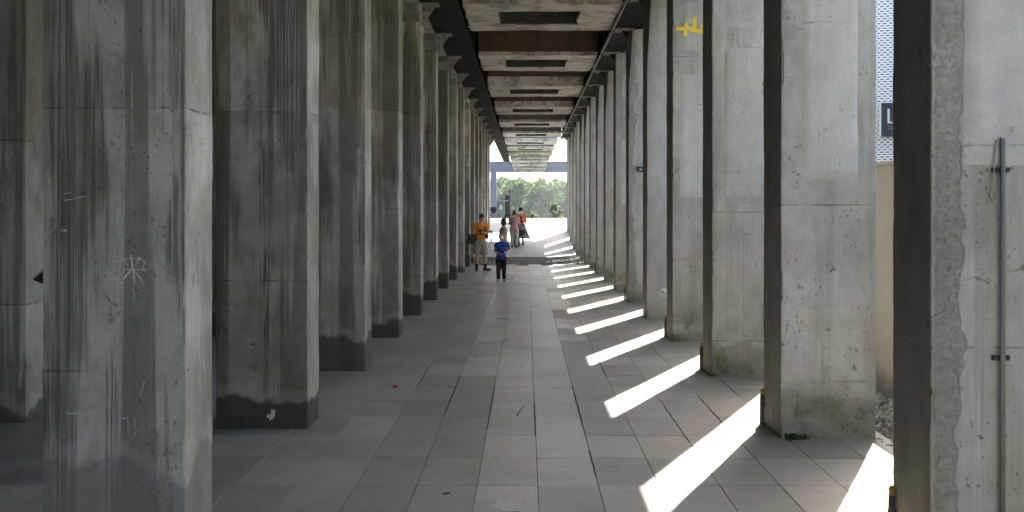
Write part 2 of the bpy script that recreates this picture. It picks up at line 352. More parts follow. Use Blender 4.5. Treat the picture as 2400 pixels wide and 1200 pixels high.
class G:                                               # geometry collector
    def __init__(s): s.v = []; s.f = []
    def add(s, v, f):
        k = len(s.v); s.v += [tuple(p) for p in v]; s.f += [tuple(i + k for i in q) for q in f]; return s
    def box(s, x0, x1, y0, y1, z0, z1):
        v = [(x0, y0, z0), (x1, y0, z0), (x1, y1, z0), (x0, y1, z0), (x0, y0, z1), (x1, y0, z1), (x1, y1, z1), (x0, y1, z1)]
        return s.add(v, [(0, 3, 2, 1), (4, 5, 6, 7), (0, 1, 5, 4), (1, 2, 6, 5), (2, 3, 7, 6), (3, 0, 4, 7)])
    def tube(s, pts, rad, n=12, flat=1.0, side=None):  # tapered tube with flat ends; flat squeezes the second axis
        pts = [Vector(p) for p in pts]; m = len(pts)
        if not hasattr(rad, '__len__'): rad = [rad] * m
        v = []; ref = Vector(side) if side else None
        for i, p in enumerate(pts):
            t = (pts[min(i + 1, m - 1)] - pts[max(i - 1, 0)])
            t = t.normalized() if t.length > 1e-9 else Vector((0, 0, 1))
            if ref is None:
                ref = Vector((1, 0, 0)) if abs(t.x) < 0.8 else Vector((0, 1, 0))
            a = (ref - t * ref.dot(t)).normalized(); b = t.cross(a); ref = a
            r = rad[i]; ra, rb = (r if hasattr(r, '__len__') else (r, r * flat))
            for k in range(n):
                an = 2 * math.pi * k / n
                v.append(p + a * (ra * math.cos(an)) + b * (rb * math.sin(an)))
        f = []
        for i in range(m - 1):
            for k in range(n):
                k2 = (k + 1) % n
                f.append((i * n + k, i * n + k2, (i + 1) * n + k2, (i + 1) * n + k))
        f.append(tuple(range(n - 1, -1, -1))); f.append(tuple((m - 1) * n + k for k in range(n)))
        return s.add(v, f)
    def ell(s, c, r, rot=None, nu=16, nv=10):
        v = []; c = Vector(c); q = rot
        for j in range(nv + 1):
            th = math.pi * j / nv
            for i in range(nu):
                ph = 2 * math.pi * i / nu
                p = Vector((r[0] * math.sin(th) * math.cos(ph), r[1] * math.sin(th) * math.sin(ph), r[2] * math.cos(th)))
                if q is not None: p = q @ p
                v.append(c + p)
        f = []
        for j in range(nv):
            for i in range(nu):
                i2 = (i + 1) % nu
                f.append((j * nu + i, (j + 1) * nu + i, (j + 1) * nu + i2, j * nu + i2))
        return s.add(v, f)
    def rings(s, rows, n=20, fold=0, famp=0.0):        # rows of (cx, cy, z, rx, ry): a loft of ellipses
        v = []
        for i, (cx, cy_, z, rx, ry) in enumerate(rows):
            for k in range(n):
                a = 2 * math.pi * k / n
                m = 1 + famp * (i / max(1, len(rows) - 1)) * math.cos(fold * a + 0.7 * i) if fold else 1
                v.append((cx + rx * m * math.cos(a), cy_ + ry * m * math.sin(a), z))
        f = []
        for i in range(len(rows) - 1):
            for k in range(n):
                k2 = (k + 1) % n
                f.append((i * n + k, i * n + k2, (i + 1) * n + k2, (i + 1) * n + k))
        f.append(tuple(range(n - 1, -1, -1))); f.append(tuple((len(rows) - 1) * n + k for k in range(n)))
        return s.add(v, f)
    def obj(s, name, mat, parent=None, smooth=False, loc=None): return mesh_obj(name, s.v, s.f, mat, parent, smooth, loc)

WS = bpy.data.scenes.new('workbench')                # scratch scene for fusing, removed at the end
def fuse(g, name, mat, parent, voxel=0.01, smooth=4, wrinkle=0.0, wscale=14.0):
    """one continuous skin over all the pieces collected in g"""
    me = bpy.data.meshes.new(name); me.from_pydata(g.v, [], g.f); me.update()
    bm = bmesh.new(); bm.from_mesh(me); bmesh.ops.remove_doubles(bm, verts=bm.verts, dist=1e-5); bmesh.ops.recalc_face_normals(bm, faces=bm.faces); bm.to_mesh(me); bm.free()
    t = bpy.data.objects.new(name, me); WS.collection.objects.link(t)
    m = t.modifiers.new('r', 'REMESH'); m.mode = 'VOXEL'; m.voxel_size = voxel; m.adaptivity = 0.0
    m2 = t.modifiers.new('s', 'SMOOTH'); m2.iterations = smooth; m2.factor = 0.5
    with bpy.context.temp_override(scene=WS, view_layer=WS.view_layers[0]):
        dg = bpy.context.evaluated_depsgraph_get()
        out = bpy.data.meshes.new_from_object(t.evaluated_get(dg))
    bpy.data.objects.remove(t); bpy.data.meshes.remove(me)
    out.name = name
    if wrinkle:
        pn = [(v.co.copy(), v.normal.copy()) for v in out.vertices]; flat = []
        for p, q in pn: flat += list(p + q * wrinkle * noise.noise(Vector((p.x * wscale, p.y * wscale, p.z * wscale * 0.6))))
        out.vertices.foreach_set('co', flat); out.update()
    out.materials.clear(); out.materials.append(mat)
    out.polygons.foreach_set('use_smooth', [True] * len(out.polygons))
    return link(name, out, parent)

# ------------------------------------------------------------------ the setting
PROF = [(-200, -0.10), (36.6, -0.10), (42.0, -0.06), (45, -0.05), (48, 0.12), (51.2, 0.42), (54, 0.75), (57.5, 1.15), (60, 1.29), (64.3, 1.29), (70, 0.2), (80, -2.0), (1800, -2.0)]
def ground_z(y):
    P = [(42.0, 0.0), (45, 0.0), (48, 0.17), (51.2, 0.47), (54, 0.80), (57.5, 1.20), (60, 1.34), (64, 1.34)]
    if y <= 42: return 0.0
    for (a, za), (b, zb) in zip(P, P[1:]):
        if y <= b: return za + (zb - za) * (y - a) / (b - a)
    return 1.34
v = []; f = []
for i, (y, z) in enumerate(PROF): v += [(-900, y, z), (900, y, z)]
for i in range(len(PROF) - 1): f.append((2 * i, 2 * i + 1, 2 * i + 3, 2 * i + 2))
tag(mesh_obj('ground', v, f, M['ground']), kind='structure')

paving = tag(G().box(-6.95, 2.73, -12, 36.4, -0.09, -0.010).obj('paving', M['grout']), kind='structure')
TW, TL, X0T, Y0T = 0.397, 0.79, 0.0765, 5.59
def tile_mesh(k, mat):
    r = random.Random(100 + k); hw, hl, b = TW / 2 - 0.0020, TL / 2 - 0.0020, 0.0012
    t = [r.uniform(-0.0012, 0.0012) for _ in range(4)]
    v = [(-hw, -hl, -0.03), (hw, -hl, -0.03), (hw, hl, -0.03), (-hw, hl, -0.03),
         (-hw, -hl, -b), (hw, -hl, -b), (hw, hl, -b), (-hw, hl, -b),
         (-hw + b, -hl + b, t[0]), (hw - b, -hl + b, t[1]), (hw - b, hl - b, t[2]), (-hw + b, hl - b, t[3])]
    f = []
    for a in (0, 4):
        for i in range(4): j = (i + 1) % 4; f.append((a + i, a + j, a + 4 + j, a + 4 + i))
    f.append((8, 9, 10, 11))
    me = bpy.data.meshes.new('paver'); me.from_pydata(v, [], f); me.materials.append(mat); return me
tm = [tile_mesh(k, M['tile']) for k in range(8)]; th = [tile_mesh(k, M['tile_h']) for k in range(8)]
def hammered(n, y): return n in (-1, 0) or (n in (-2, 1) and rnd.random() < min(0.85, max(0, (y - 10) / 8)))
far_p, far_h = G(), G()
for n in range(-18, 7):
    shift = rnd.uniform(-0.02, 0.02); x0 = X0T + TW * n
    for r in range(-12, 39):
        y0 = Y0T + TL * r + shift
        cx, cyy = x0 + TW / 2, y0 + TL / 2
        if cyy + TL / 2 > 36.4 or cx + TW / 2 > 2.735 and n > 6: continue
        near = -8 <= n <= 6 and 0 <= r < 18
        if near:
            me = rnd.choice(th if hammered(n, cyy) else tm)
            link('paver', me, paving, (cx, cyy, rnd.uniform(-0.0015, 0.001)), (rnd.uniform(-0.0012, 0.0012), rnd.uniform(-0.0018, 0.0018), 0))
        else:
            g = far_h if hammered(n, cyy) else far_p; z = rnd.uniform(-0.0015, 0.001)
            e = 0.0020; xa, xb, ya, yb = cx - TW / 2 + e, cx + TW / 2 - e, cyy - TL / 2 + e, cyy + TL / 2 - e
            t = [z + rnd.uniform(-0.0012, 0.0012) for _ in range(4)]
            g.add([(xa, ya, -0.03), (xb, ya, -0.03), (xb, yb, -0.03), (xa, yb, -0.03), (xa, ya, t[0]), (xb, ya, t[1]), (xb, yb, t[2]), (xa, yb, t[3])],
                  [(4, 5, 6, 7), (0, 1, 5, 4), (1, 2, 6, 5), (2, 3, 7, 6), (3, 0, 4, 7)])
tag(far_p.obj('distant_pavers', M['tile'], paving), kind='stuff'); tag(far_h.obj('distant_hammered_pavers', M['tile_h'], paving), kind='stuff')
# dirt and moss swelling out of the open joints
g = G()
def moss_run(x, ya, yb, w, step=0.018):
    y = ya
    while y < yb:
        k = w * 0.45 * (0.3 + rnd.random()) * (0.5 + 0.5 * math.sin(math.pi * (y - ya) / (yb - ya)))
        g.ell((x + rnd.uniform(-0.005, 0.005), y, 0.001), (k, 0.014 + 0.008 * rnd.random(), 0.004 + 0.003 * rnd.random()), nu=6, nv=3); y += step
for x, ya, yb, w in ((X0T, 8.72, 10.3, 0.012), (X0T + TW, 7.4, 8.2, 0.009), (X0T + TW, 8.75, 11.2, 0.012), (X0T + 3 * TW, 8.5, 10.1, 0.011), (X0T + 4 * TW, 9.3, 10.6, 0.010),
                     (X0T - TW, 9.0, 11.2, 0.007), (X0T - 2 * TW, 9.6, 11.9, 0.006), (X0T + 5 * TW, 10.6, 11.6, 0.008), (X0T - 3 * TW, 11.3, 12.6, 0.006), (X0T + 2 * TW, 11.8, 13.2, 0.007)):
    moss_run(x, ya, yb, w)
tag(g.obj('joint_moss', M['moss'], paving), kind='stuff')

# gravel beds
def stones(name, label, x0, x1, y0, y1, z, n, s0, s1, seed):
    r = random.Random(seed); g = G()
    base = [(1, 0, 0), (-1, 0, 0), (0, 1, 0), (0, -1, 0), (0, 0, 1), (0, 0, -1)]
    fc = [(0, 2, 4), (2, 1, 4), (1, 3, 4), (3, 0, 4), (2, 0, 5), (1, 2, 5), (3, 1, 5), (0, 3, 5)]
    for _ in range(n):
        s = r.uniform(s0, s1); q = Quaternion((r.random() - .5, r.random() - .5, r.random() - .5, r.random() - .5)).normalized()
        c = Vector((r.uniform(x0, x1), r.uniform(y0, y1), z + r.uniform(-0.2, 0.5) * s)); k = (r.uniform(.7, 1.3), r.uniform(.6, 1.1), r.uniform(.45, .8))
        g.add([c + q @ Vector((p[0] * k[0] * s * r.uniform(.8, 1.2), p[1] * k[1] * s, p[2] * k[2] * s)) for p in base], fc)
    o = g.obj(name, M['stone']); return tag(o, label, 'gravel', kind='stuff')
tag(G().box(2.731, 3.53, -12, 46, -0.095, -0.035).obj('gravel_bed', M['bed']), kind='structure')
stones('gravel', 'grey crushed stone strip between the sunlit columns and the beige wall', 2.76, 3.5, 5.5, 20, -0.03, 7000, 0.016, 0.045, 1)
tag(G().box(-6.95, 2.73, 36.401, 41.9, -0.095, -0.06).obj('gravel_bed', M['bed']), kind='structure')
stones('gravel', 'grey gravel band crossing the passage behind the boy', -2.6, 2.6, 36.43, 41.85, -0.055, 9000, 0.02, 0.05, 2)
# kerb and sloping plaza
tag(G().box(-6.95, 3.5, 41.9, 42.02, -0.09, 0.012).obj('kerb', M['beam_conc']), kind='structure')
ys = [42.03, 45, 46.5, 48, 49.6, 51.2, 52.6, 54, 55.8, 57.5, 58.8, 60, 62, 64]
v = []; f = []
for y in ys: v += [(-40, y, ground_z(y)), (40, y, ground_z(y))]
v += [(-40, 64, 1.0), (40, 64, 1.0)]
for i in range(len(ys)): f.append((2 * i, 2 * i + 1, 2 * i + 3, 2 * i + 2))
tag(mesh_obj('plaza', v, f, M['plaza']), kind='structure')

# roof over the bays, end walls and the rows' edge beams
tag(G().box(-7.0, 2.753, -12, 55.2, 7.0, 7.35).obj('roof', M['slab']), kind='structure')
tag(G().box(-7.25, -7.0, -12, 56, -0.1, 7.35).obj('wall_shaded_side', M['wall_far']), kind='structure')
for nm, xa, xb, lb in (('edge_beam', 2.30, 2.756, 'long concrete edge beam lying on the sunlit row of columns'), ('edge_beam', -2.54, -1.84, 'long concrete edge beam lying on the shaded row of columns')):
    tag(G().box(xa, xb, -11.5, 54.5, 5.345, 6.995).obj(nm, M['beam_conc']), lb, 'beam', kind='thing')

# beige wall beyond the gravel strip
bw = tag(G().box(3.55, 3.80, -10, 46, 0, 2.28).obj('garden_wall', M['wall'], loc=(0, 0, -0.03)), 'plain beige rendered wall behind the gravel strip', 'wall', kind='thing')
G().box(3.53, 3.82, -10, 46, 2.282, 2.31).obj('wall_coping', M['wall'], bw)

# ------------------------------------------------------------------ columns
def column_mesh(name, W, D, H, mat, seed, chip, haunch=0.0, inner=1, dz=0.07):
    """rounded rectangular shaft lofted in rings; local x 0..W, y 0..D; chips along the arrises"""
    b = 0.014; prof = []                                # (x, y, corner)
    def side(ax, ay, bx, by, n):
        for i in range(1, n): t = i / n; prof.append((ax + (bx - ax) * t, ay + (by - ay) * t, 0))
    cs = [(0, 0), (W, 0), (W, D), (0, D)]; dirs = [((0, 1), (1, 0)), ((-1, 0), (0, 1)), ((0, -1), (-1, 0)), ((1, 0), (0, -1))]
    for k in range(4):
        (cx, cyy), (d0, d1) = cs[k], dirs[k]
        prof.append((cx + d0[0] * b, cyy + d0[1] * b, 1)); prof.append((cx + (d0[0] + d1[0]) * b * .3, cyy + (d0[1] + d1[1]) * b * .3, 2)); prof.append((cx + d1[0] * b, cyy + d1[1] * b, 1))
        nx = cs[(k + 1) % 4]; e = dirs[(k + 1) % 4][0]
        side(cx + d1[0] * b, cyy + d1[1] * b, nx[0] + e[0] * b, nx[1] + e[1] * b, 5 if k % 2 == 0 else 4)
    n = len(prof); zs = [-0.35] + [i * dz for i in range(int(H / dz) + 1)]
    if zs[-1] < H - 0.01: zs.append(H)
    v = []; off = Vector((seed * 3.7, seed * 1.3, seed * 7.1)); c = Vector((W / 2, D / 2))
    for z in zs:
        for (x, y, k) in prof:
            p = Vector((x, y, z)); q = Vector((x - c.x, y - c.y)).normalized()
            d = 0.005 * noise.noise(p * 2.3 + off) + 0.0025 * noise.noise(p * 11 + off)
            if k:
                h = noise.noise(Vector((x * 2, y * 2, z * 3.1)) + off * 2) + 0.6 * noise.noise(Vector((x * 3, y * 3, z * 11)) + off)
                d -= chip * max(0, h - 0.22) * (1.0 if k == 2 else 0.55) * (1.0 if y < D * 0.5 and (x < W * 0.5) == (inner > 0) else 0.15)
            x2, y2 = x + q.x * d, y + q.y * d
            if haunch and z > H - 1.15 and y < D * 0.4:
                t = (z - (H - 1.15)) / 1.15
                fx = (1 - x / W) if inner > 0 else x / W
                x2 += inner * haunch * t * max(0, fx) ** 2; 
            v.append((x2, y2, z))
    f = []
    for i in range(len(zs) - 1):
        for k in range(n):
            k2 = (k + 1) % n; f.append((i * n + k, i * n + k2, (i + 1) * n + k2, (i + 1) * n + k))
    f.append(tuple((len(zs) - 1) * n + k for k in range(n)))
    me = bpy.data.meshes.new(name); me.from_pydata(v, [], f); me.materials.append(mat)
    me.polygons.foreach_set('use_smooth', [True] * len(me.polygons)); me.update()
    return me
def darken_inner(o):                                            # faces turned to the passage get a darker concrete
    me = o.data; me.materials.append(M['col_inner_dark'])
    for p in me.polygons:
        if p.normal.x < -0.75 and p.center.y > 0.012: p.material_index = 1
def sharp(o, ang=32):
    o.data.set_sharp_from_angle(angle=R(ang))
ORD = ['first', 'second', 'third', 'fourth', 'fifth', 'sixth', 'seventh', 'eighth', 'ninth', 'tenth', 'eleventh', 'twelfth', 'thirteenth', 'fourteenth', 'fifteenth', 'sixteenth']
LY = [5.79 + 3.23 * k for k in range(16)]; RY = [5.43 + 3.195 * k for k in range(16)]
left_cols, right_cols = [], []
L_EXTRA = {0: 'nearest column of the shaded row, chalk star scratched on its face', 1: 'second column of the shaded row, white droppings on its black damp base',
           3: 'fourth column of the shaded row, ochre rust run near its arris', 15: 'last column of the shaded row, next to the bright plaza'}
R_EXTRA = {0: 'nearest column of the sunlit row, carrying a grey conduit', 1: 'second column of the sunlit row, with weeds and moss at its foot', 2: 'third column of the sunlit row, with a green mossy stain low down',
           3: 'fourth column of the sunlit row, yellow tape high on its face', 4: 'fifth column of the sunlit row, freshly smooth grey with a painted sketch', 5: 'sixth column of the sunlit row, with a small black device on it',
           15: 'last column of the sunlit row, next to the bright plaza'}
for k, y in enumerate(LY):
    o = link('concrete_column', column_mesh('concrete_column', 0.76, 0.5, 5.34, M['col_tide'] if k == 0 else M['col_left'], k + 1, 0.03 if k < 6 else 0.015, inner=-1, dz=0.05 if k < 4 else 0.12), None, (-2.56, y, 0)); sharp(o)
    tag(o, L_EXTRA.get(k, '%s streaked concrete column from the viewer in the shaded row' % ORD[k]), 'column', 'shaded row of concrete columns', 'thing'); left_cols.append(o)
M['col_smooth'] = concrete('freshly_rendered_concrete', (0.36, 0.355, 0.345), (0.2, 0.2, 0.19), 0.1, 0.3, (0.3, 0.295, 0.28), 0.2, 0.15, band=0.05)
for k, y in enumerate(RY):
    o = link('concrete_column', column_mesh('concrete_column', 0.75, 0.58 if k == 0 else 0.65, 5.34, M['col_smooth'] if k == 4 else M['col_spall'] if k in (0, 5, 9) else M['col_right'], 40 + k, 0.04 if k < 7 else 0.02, haunch=0.07 if k % 3 else 0.01, inner=1, dz=0.04 if k < 4 else 0.12), None, (2.01, y, 0)); sharp(o); darken_inner(o)
    tag(o, R_EXTRA.get(k, '%s pale concrete column from the viewer in the sunlit row' % ORD[k]), 'column', 'sunlit row of concrete columns', 'thing'); right_cols.append(o)
for j, y in enumerate((2.235, -0.96)):
    o = link('concrete_column', right_cols[7].data, None, (2.01, y, 0))
    tag(o, ('pale column of the sunlit row just outside the frame beside the viewpoint', 'pale column of the sunlit row behind the viewpoint')[j], 'column', 'sunlit row of concrete columns', 'thing')
for j, y in enumerate((6.0, 9.26, 12.5, 15.7)):
    o = link('concrete_column', left_cols[5 + j].data, None, (-4.99, y, 0))
    tag(o, ('hidden column of the rear row behind the nearest shaded column', 'dark column of the rear row seen past the nearest shaded column', 'third column of the rear row behind the shaded row', 'fourth column of the rear row behind the shaded row')[j], 'column', 'rear row of concrete columns', 'thing')

# render patches on the sunlit row (shallow plaster panels standing proud of the shaft)
def slab_part(name, x0, x1, z0, z1, t, mat, parent, seed, y=0.0, nx=10, nz=30):
    r = Vector((seed * 2.1, 0, seed)); v = []; f = []
    for j in range(nz + 1):
        for i in range(nx + 1):
            x = x0 + (x1 - x0) * i / nx; z = z0 + (z1 - z0) * j / nz
            e = i in (0, nx) or j in (0, nz)
            if i in (0, nx): x += 0.008 * noise.noise(Vector((0, 0, z * 5)) + r)
            if j in (0, nz): z += 0.010 * noise.noise(Vector((x * 6, 0, 0)) + r)
            v.append((x, y + (0.01 if e else -t + 0.004 * noise.noise(Vector((x * 4, 0, z * 4)) + r)), z))
    for j in range(nz):
        for i in range(nx):
            a = j * (nx + 1) + i; f.append((a, a + 1, a + nx + 2, a + nx + 1))
    return mesh_obj(name, v, f, mat, parent, True)
for k, (xa, xb, za, zb) in {0: (0.14, 0.69, 2.0, 4.2), 1: (0.15, 0.62, 2.02, 3.9), 2: (0.11, 0.62, 1.93, 3.58), 3: (0.08, 0.6, 1.96, 3.68), 6: (0.1, 0.55, 1.9, 3.4), 9: (0.1, 0.55, 2.0, 3.5)}.items():
    slab_part('render_patch', xa, xb, za, zb, 0.018, M['patch'], right_cols[k], 5 + k)
for k, (za, zb) in {1: (4.0, 4.5), 2: (3.75, 4.2), 3: (3.95, 4.7), 5: (4.25, 5.0), 6: (4.3, 4.9), 8: (4.3, 5.0), 4: (4.45, 5.2)}.items():
    slab_part('render_patch', 0.12, 0.66, za, zb, 0.012, M['patch'], right_cols[k], 25 + k, nz=8)

# ------------------------------------------------------------------ steel girders and their brackets
def girder(label, xa, xb, ya, yb, z0, z1, pitch, first, inner):
    t = empty('steel_girder', ((xa + xb) / 2, ya, z0)); tag(t, label, 'girder', 'girders along the passage', 'thing')
    w = (xb - xa) / 2; L = yb - ya; h = z1 - z0
    G().box(-w, w, 0, L, 0, 0.028).obj('bottom_flange', M['girder'], t)
    G().box(-w, w, 0, L, h - 0.028, h).obj('top_flange', M['girder'], t)
    G().box(-0.012, 0.012, 0, L, 0.0285, h - 0.0285).obj('web', M['girder'], t)
    G().box(inner * (w - 0.05) - 0.02, inner * (w - 0.05) + 0.02, 0, L, h + 0.002, h + 0.09).obj('rail', M['girder'], t)
    y = first - ya
    while y < L - 0.1:
        for s in (-1, 1):
            a, b = sorted((s * 0.0125, s * (w - 0.012)))
            G().box(a, b, y, y + 0.016, 0.029, h - 0.029).obj('stiffener', M['girder'], t)
        y += pitch
    return t
gl = girder('dark steel girder running above the shaded row of columns', -1.64, -1.17, -6, 80, 5.36, 6.20, 3.23, LY[0] + 0.25, 1)
G().box(-0.42, -0.24, 0, 61, 0.02, 0.26).obj('ledger', M['girder'], gl); G().box(0.10, 0.2349, 0, 86, -0.032, -0.001).obj('rail', M['girder'], gl)
girder('dark steel girder running above the sunlit row of columns', 1.74, 2.20, -6, 55, 5.385, 6.04, 3.195, RY[0] + 0.2, -1)
cp = empty('service_pipe', (1.70, -6, 5.35)); tag(cp, 'pale grey pipe running along the girder of the sunlit row', 'pipe', kind='thing')
G().tube([(0, 0, 0), (0, 20, 0.004), (0, 40, -0.004), (0, 61, 0)], 0.028, 10).obj('pipe', M['bracket'], cp, True)
for i in range(19): G().box(-0.034, 0.05, 2.0 + 3.195 * i, 2.03 + 3.195 * i, -0.034, 0.05).obj('pipe_clip', M['girder'], cp)
for k, o in enumerate(left_cols):
    G().box(0.60, 1.06, 0.02, 0.40, 5.342, 5.358).obj('bracket_plate', M['bracket'], o)
    gv = [(0.762, 0.16, 5.34), (1.02, 0.16, 5.34), (0.762, 0.16, 4.96)]; gv += [(x, 0.18, z) for x, _, z in gv]
    gp = mesh_obj('gusset_plate', gv, [(0, 2, 1), (3, 4, 5), (0, 1, 4, 3), (1, 2, 5, 4), (2, 0, 3, 5)], M['bracket'], o)
    if k < 8:
        for bx, bz in ((0.80, 5.12), (0.80, 5.26), (0.90, 5.26)):
            b = G().tube([(bx, 0.159, bz), (bx, 0.147, bz)], 0.019, 6); b.obj('bolt', M['bolt'], gp)
    G().box(0.02, 0.74, -0.02, 0.06, 5.02, 5.22).obj('bracket_cleat', M['slab'] if k % 2 else M['bracket'], o)
for k, o in enumerate(right_cols):
    G().box(-0.30, 0.12, 0.03, 0.42, 5.342, 5.372).obj('bracket_plate', M['bracket'], o)
    gv = [(-0.002, 0.2, 5.34), (-0.13, 0.2, 5.34), (-0.002, 0.2, 5.18)]; gv += [(x, 0.216, z) for x, _, z in gv]
    mesh_obj('gusset_plate', gv, [(0, 1, 2), (5, 4, 3), (0, 3, 4, 1), (1, 4, 5, 2), (2, 5, 3, 0)], M['girder'], o)

# ------------------------------------------------------------------ hopper outlets overhead
HX0, HX1 = -1.13, 1.70
def rim_mesh(seed, hh):
    off = Vector((seed * 4.1, seed * 2.3, seed)); W, D = HX1 - HX0, 2.86; n = 26
    ix0, ix1, iy0, iy1 = 0.62, 2.12, 0.70, 2.16
    def loop(x0, x1, y0, y1):
        p = []
        for i in range(n): p.append((x0 + (x1 - x0) * i / n, y0))
        for i in range(n): p.append((x1, y0 + (y1 - y0) * i / n))
        for i in range(n): p.append((x1 - (x1 - x0) * i / n, y1))
        for i in range(n): p.append((x0, y1 - (y1 - y0) * i / n))
        return p
    loops = []
    for (lp, z, a) in ((loop(0, W, 0, D), hh, 0.0), (loop(0, W, 0, D), 0.012, 0.06), (loop(.03, W - .03, .03, D - .03), 0.0, 0.05), (loop(ix0, ix1, iy0, iy1), 0.0, 0.03), (loop(ix0, ix1, iy0, iy1), hh, 0.01)):
        loops.append([(x + a * noise.noise(Vector((x * 3, y * 3, 1)) + off), y + a * noise.noise(Vector((x * 3, y * 3, 5)) + off), z + a * 0.5 * noise.noise(Vector((x * 2, y * 2, 9)) + off)) for x, y in lp])
    v = [p for l in loops for p in l]; N = 4 * n; f = []
    for i in range(4):
        for k in range(N): k2 = (k + 1) % N; f.append((i * N + k, (i + 1) * N + k, (i + 1) * N + k2, i * N + k2))
    return v, f
H_LAB = ['nearest overhead hopper outlet, pale concrete rim under rusty plate', 'second overhead hopper outlet, below a wide rust-brown plate', 'third overhead hopper outlet, with a grey concrete front band']
NH = 14
for k in range(NH):
    y = 19.40 + 6.46 * k; t = empty('hopper_outlet', (HX0, y, 5.45))
    tag(t, H_LAB[k] if k < 3 else ('last overhead hopper outlet before the blue frame' if k == NH - 1 else '%s overhead hopper outlet from the viewer' % ORD[k]), 'hopper', 'hopper outlets overhead', 'thing')
    hh = [0.10, 0.10, 0.30, 0.22, 0.10, 0.10, 0.2, 0.12][k % 8]
    v, f = rim_mesh(k + 1, hh); mesh_obj('concrete_rim', v, f, M['rim'], t)
    W, D = HX1 - HX0, 2.86
    mat = [M['rust'], M['rust'], M['rust'], M['rust'], M['rust_grey'], M['rust_grey'], M['rust_grey']][k] if k < 7 else M['rust_grey']
    top = 1.56 if k < 6 else 0.75
    def quad(a, b): return a, b
    v = [(0.02, 0.02, hh), (W - 0.02, 0.02, hh), (W - 0.02, D - 0.02, hh), (0.02, D - 0.02, hh), (-0.05, -0.10, top), (W + 0.05, -0.10, top), (W + 0.05, D + 0.1, top), (-0.05, D + 0.1, top)]
    b = mesh_obj('steel_body', v, [(0, 1, 5, 4), (1, 2, 6, 5), (2, 3, 7, 6), (3, 0, 4, 7), (4, 5, 6, 7)], mat, t)
    if k < 4:
        sx = [0.62, 1.78, 1.1, 1.5][k]
        G().box(sx, sx + 0.05, -0.045, 0.02, hh + 0.01, 0.9).obj('plate_seam', mat, b)
    # chute walls, narrowing upward, closed by a gate
    x0, x1, y0, y1 = 0.62, 2.12, 0.70, 2.16
    ct = 1.45 if k < 6 else 0.7
    v = [(x0 + .014, y0 + .014, 0.02), (x1 - .014, y0 + .014, 0.02), (x1 - .014, y1 - .014, 0.02), (x0 + .014, y1 - .014, 0.02), (x0 + .12, y0 + .12, ct), (x1 - .12, y0 + .12, ct), (x1 - .12, y1 - .05, ct), (x0 + .12, y1 - .05, ct)]
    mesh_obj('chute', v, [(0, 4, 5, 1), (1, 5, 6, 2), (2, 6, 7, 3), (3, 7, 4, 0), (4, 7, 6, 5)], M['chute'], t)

# ------------------------------------------------------------------ far blue steel frame
fr = empty('portal_frame', (0, 112, -2)); tag(fr, 'blue-grey steel portal frame beyond the passage end', 'frame', kind='thing')
fb = G(); fb.box(-9, 9, -0.06, 0.06, 7.76, 8.74).obj('beam_web', M['blue_steel'], fr)
G().box(-9, 9, -0.3, 0.3, 7.70, 7.758).obj('beam_flange', M['blue_steel'], fr); G().box(-9, 9, -0.3, 0.3, 8.742, 8.80).obj('beam_flange', M['blue_steel'], fr)
for x in (-3.32, 8.2): G().box(x - 0.3, x + 0.3, -0.3, 0.3, 0, 7.699).obj('post', M['blue_steel'], fr)
for x in (-6.5, -0.6, 2.3, 5.2): G().box(x - 0.02, x + 0.02, -0.29, -0.061, 7.76, 8.74).obj('stiffener', M['blue_steel'], fr)

# ------------------------------------------------------------------ perforated building and its sign
pb = empty('perforated_building', (6.13, 20, 0)); tag(pb, 'building clad in folded white perforated metal above the beige wall', 'building', kind='thing')
zz = 13.0; pb.scale = (2 / 3, 2 / 3, 2 / 3)
for i in range(26):                                     # folded cladding sheets
    xa = i * 0.42; d0, d1 = (0, 0.16) if i % 2 == 0 else (0.16, 0)
    mesh_obj('cladding_sheet', [(xa, d0, 0.3), (xa + 0.42, d1, 0.3), (xa + 0.42, d1, zz), (xa, d0, zz)], [(0, 1, 2, 3)], M['perf'], pb)
M['pane'] = plain('pale_inner_wall', (0.16, 0.18, 0.22), 0.5, 0.05, 2)
G().box(0.0, 10.9, 1.2, 9, -0.1, zz).obj('inner_wall', M['pane'], pb)
for i in range(6): G().box(-0.03, 10.9, 0.30, 0.42, 1.5 + 2.1 * i, 1.62 + 2.1 * i).obj('cladding_rail', M['pane'], pb)
sg = empty('wall_sign', (6.40, 19.73, 3.13)); tag(sg, 'dark navy sign with a pale letter L on the perforated cladding', 'sign'); sg.scale = (2 / 3, 2 / 3, 2 / 3)
G().box(0, 0.92, 0, 0.06, 0, 0.91).obj('panel', M['navy'], sg); G().box(-0.035, -0.001, -0.005, 0.10, 0, 0.91).obj('edge_strip', M['sign_white'], sg)
for zq in (0.2, 0.7): G().box(0.4, 0.5, 0.061, 0.40, zq, zq + 0.05).obj('standoff', M['sign_white'], sg)
G().box(0.17, 0.225, -0.012, -0.001, 0.36, 0.75).add([], []).box(0.2255, 0.38, -0.012, -0.001, 0.36, 0.398).obj('letter', M['sign_white'], sg)
for r_, zq in enumerate((0.265, 0.20)):
    gg = G(); x = 0.18
    while x < 0.80:
        w = rnd.uniform(0.012, 0.03); gg.box(x, x + w, -0.006, -0.001, zq, zq + 0.035); x += w + 0.012
    gg.obj('small_print', M['sign_faint'], sg)

# ------------------------------------------------------------------ fittings on the columns
def px(x, y, Y): return ((x - 1233) * Y / 2566, 1.8 - (y - 493) * Y / 2566)
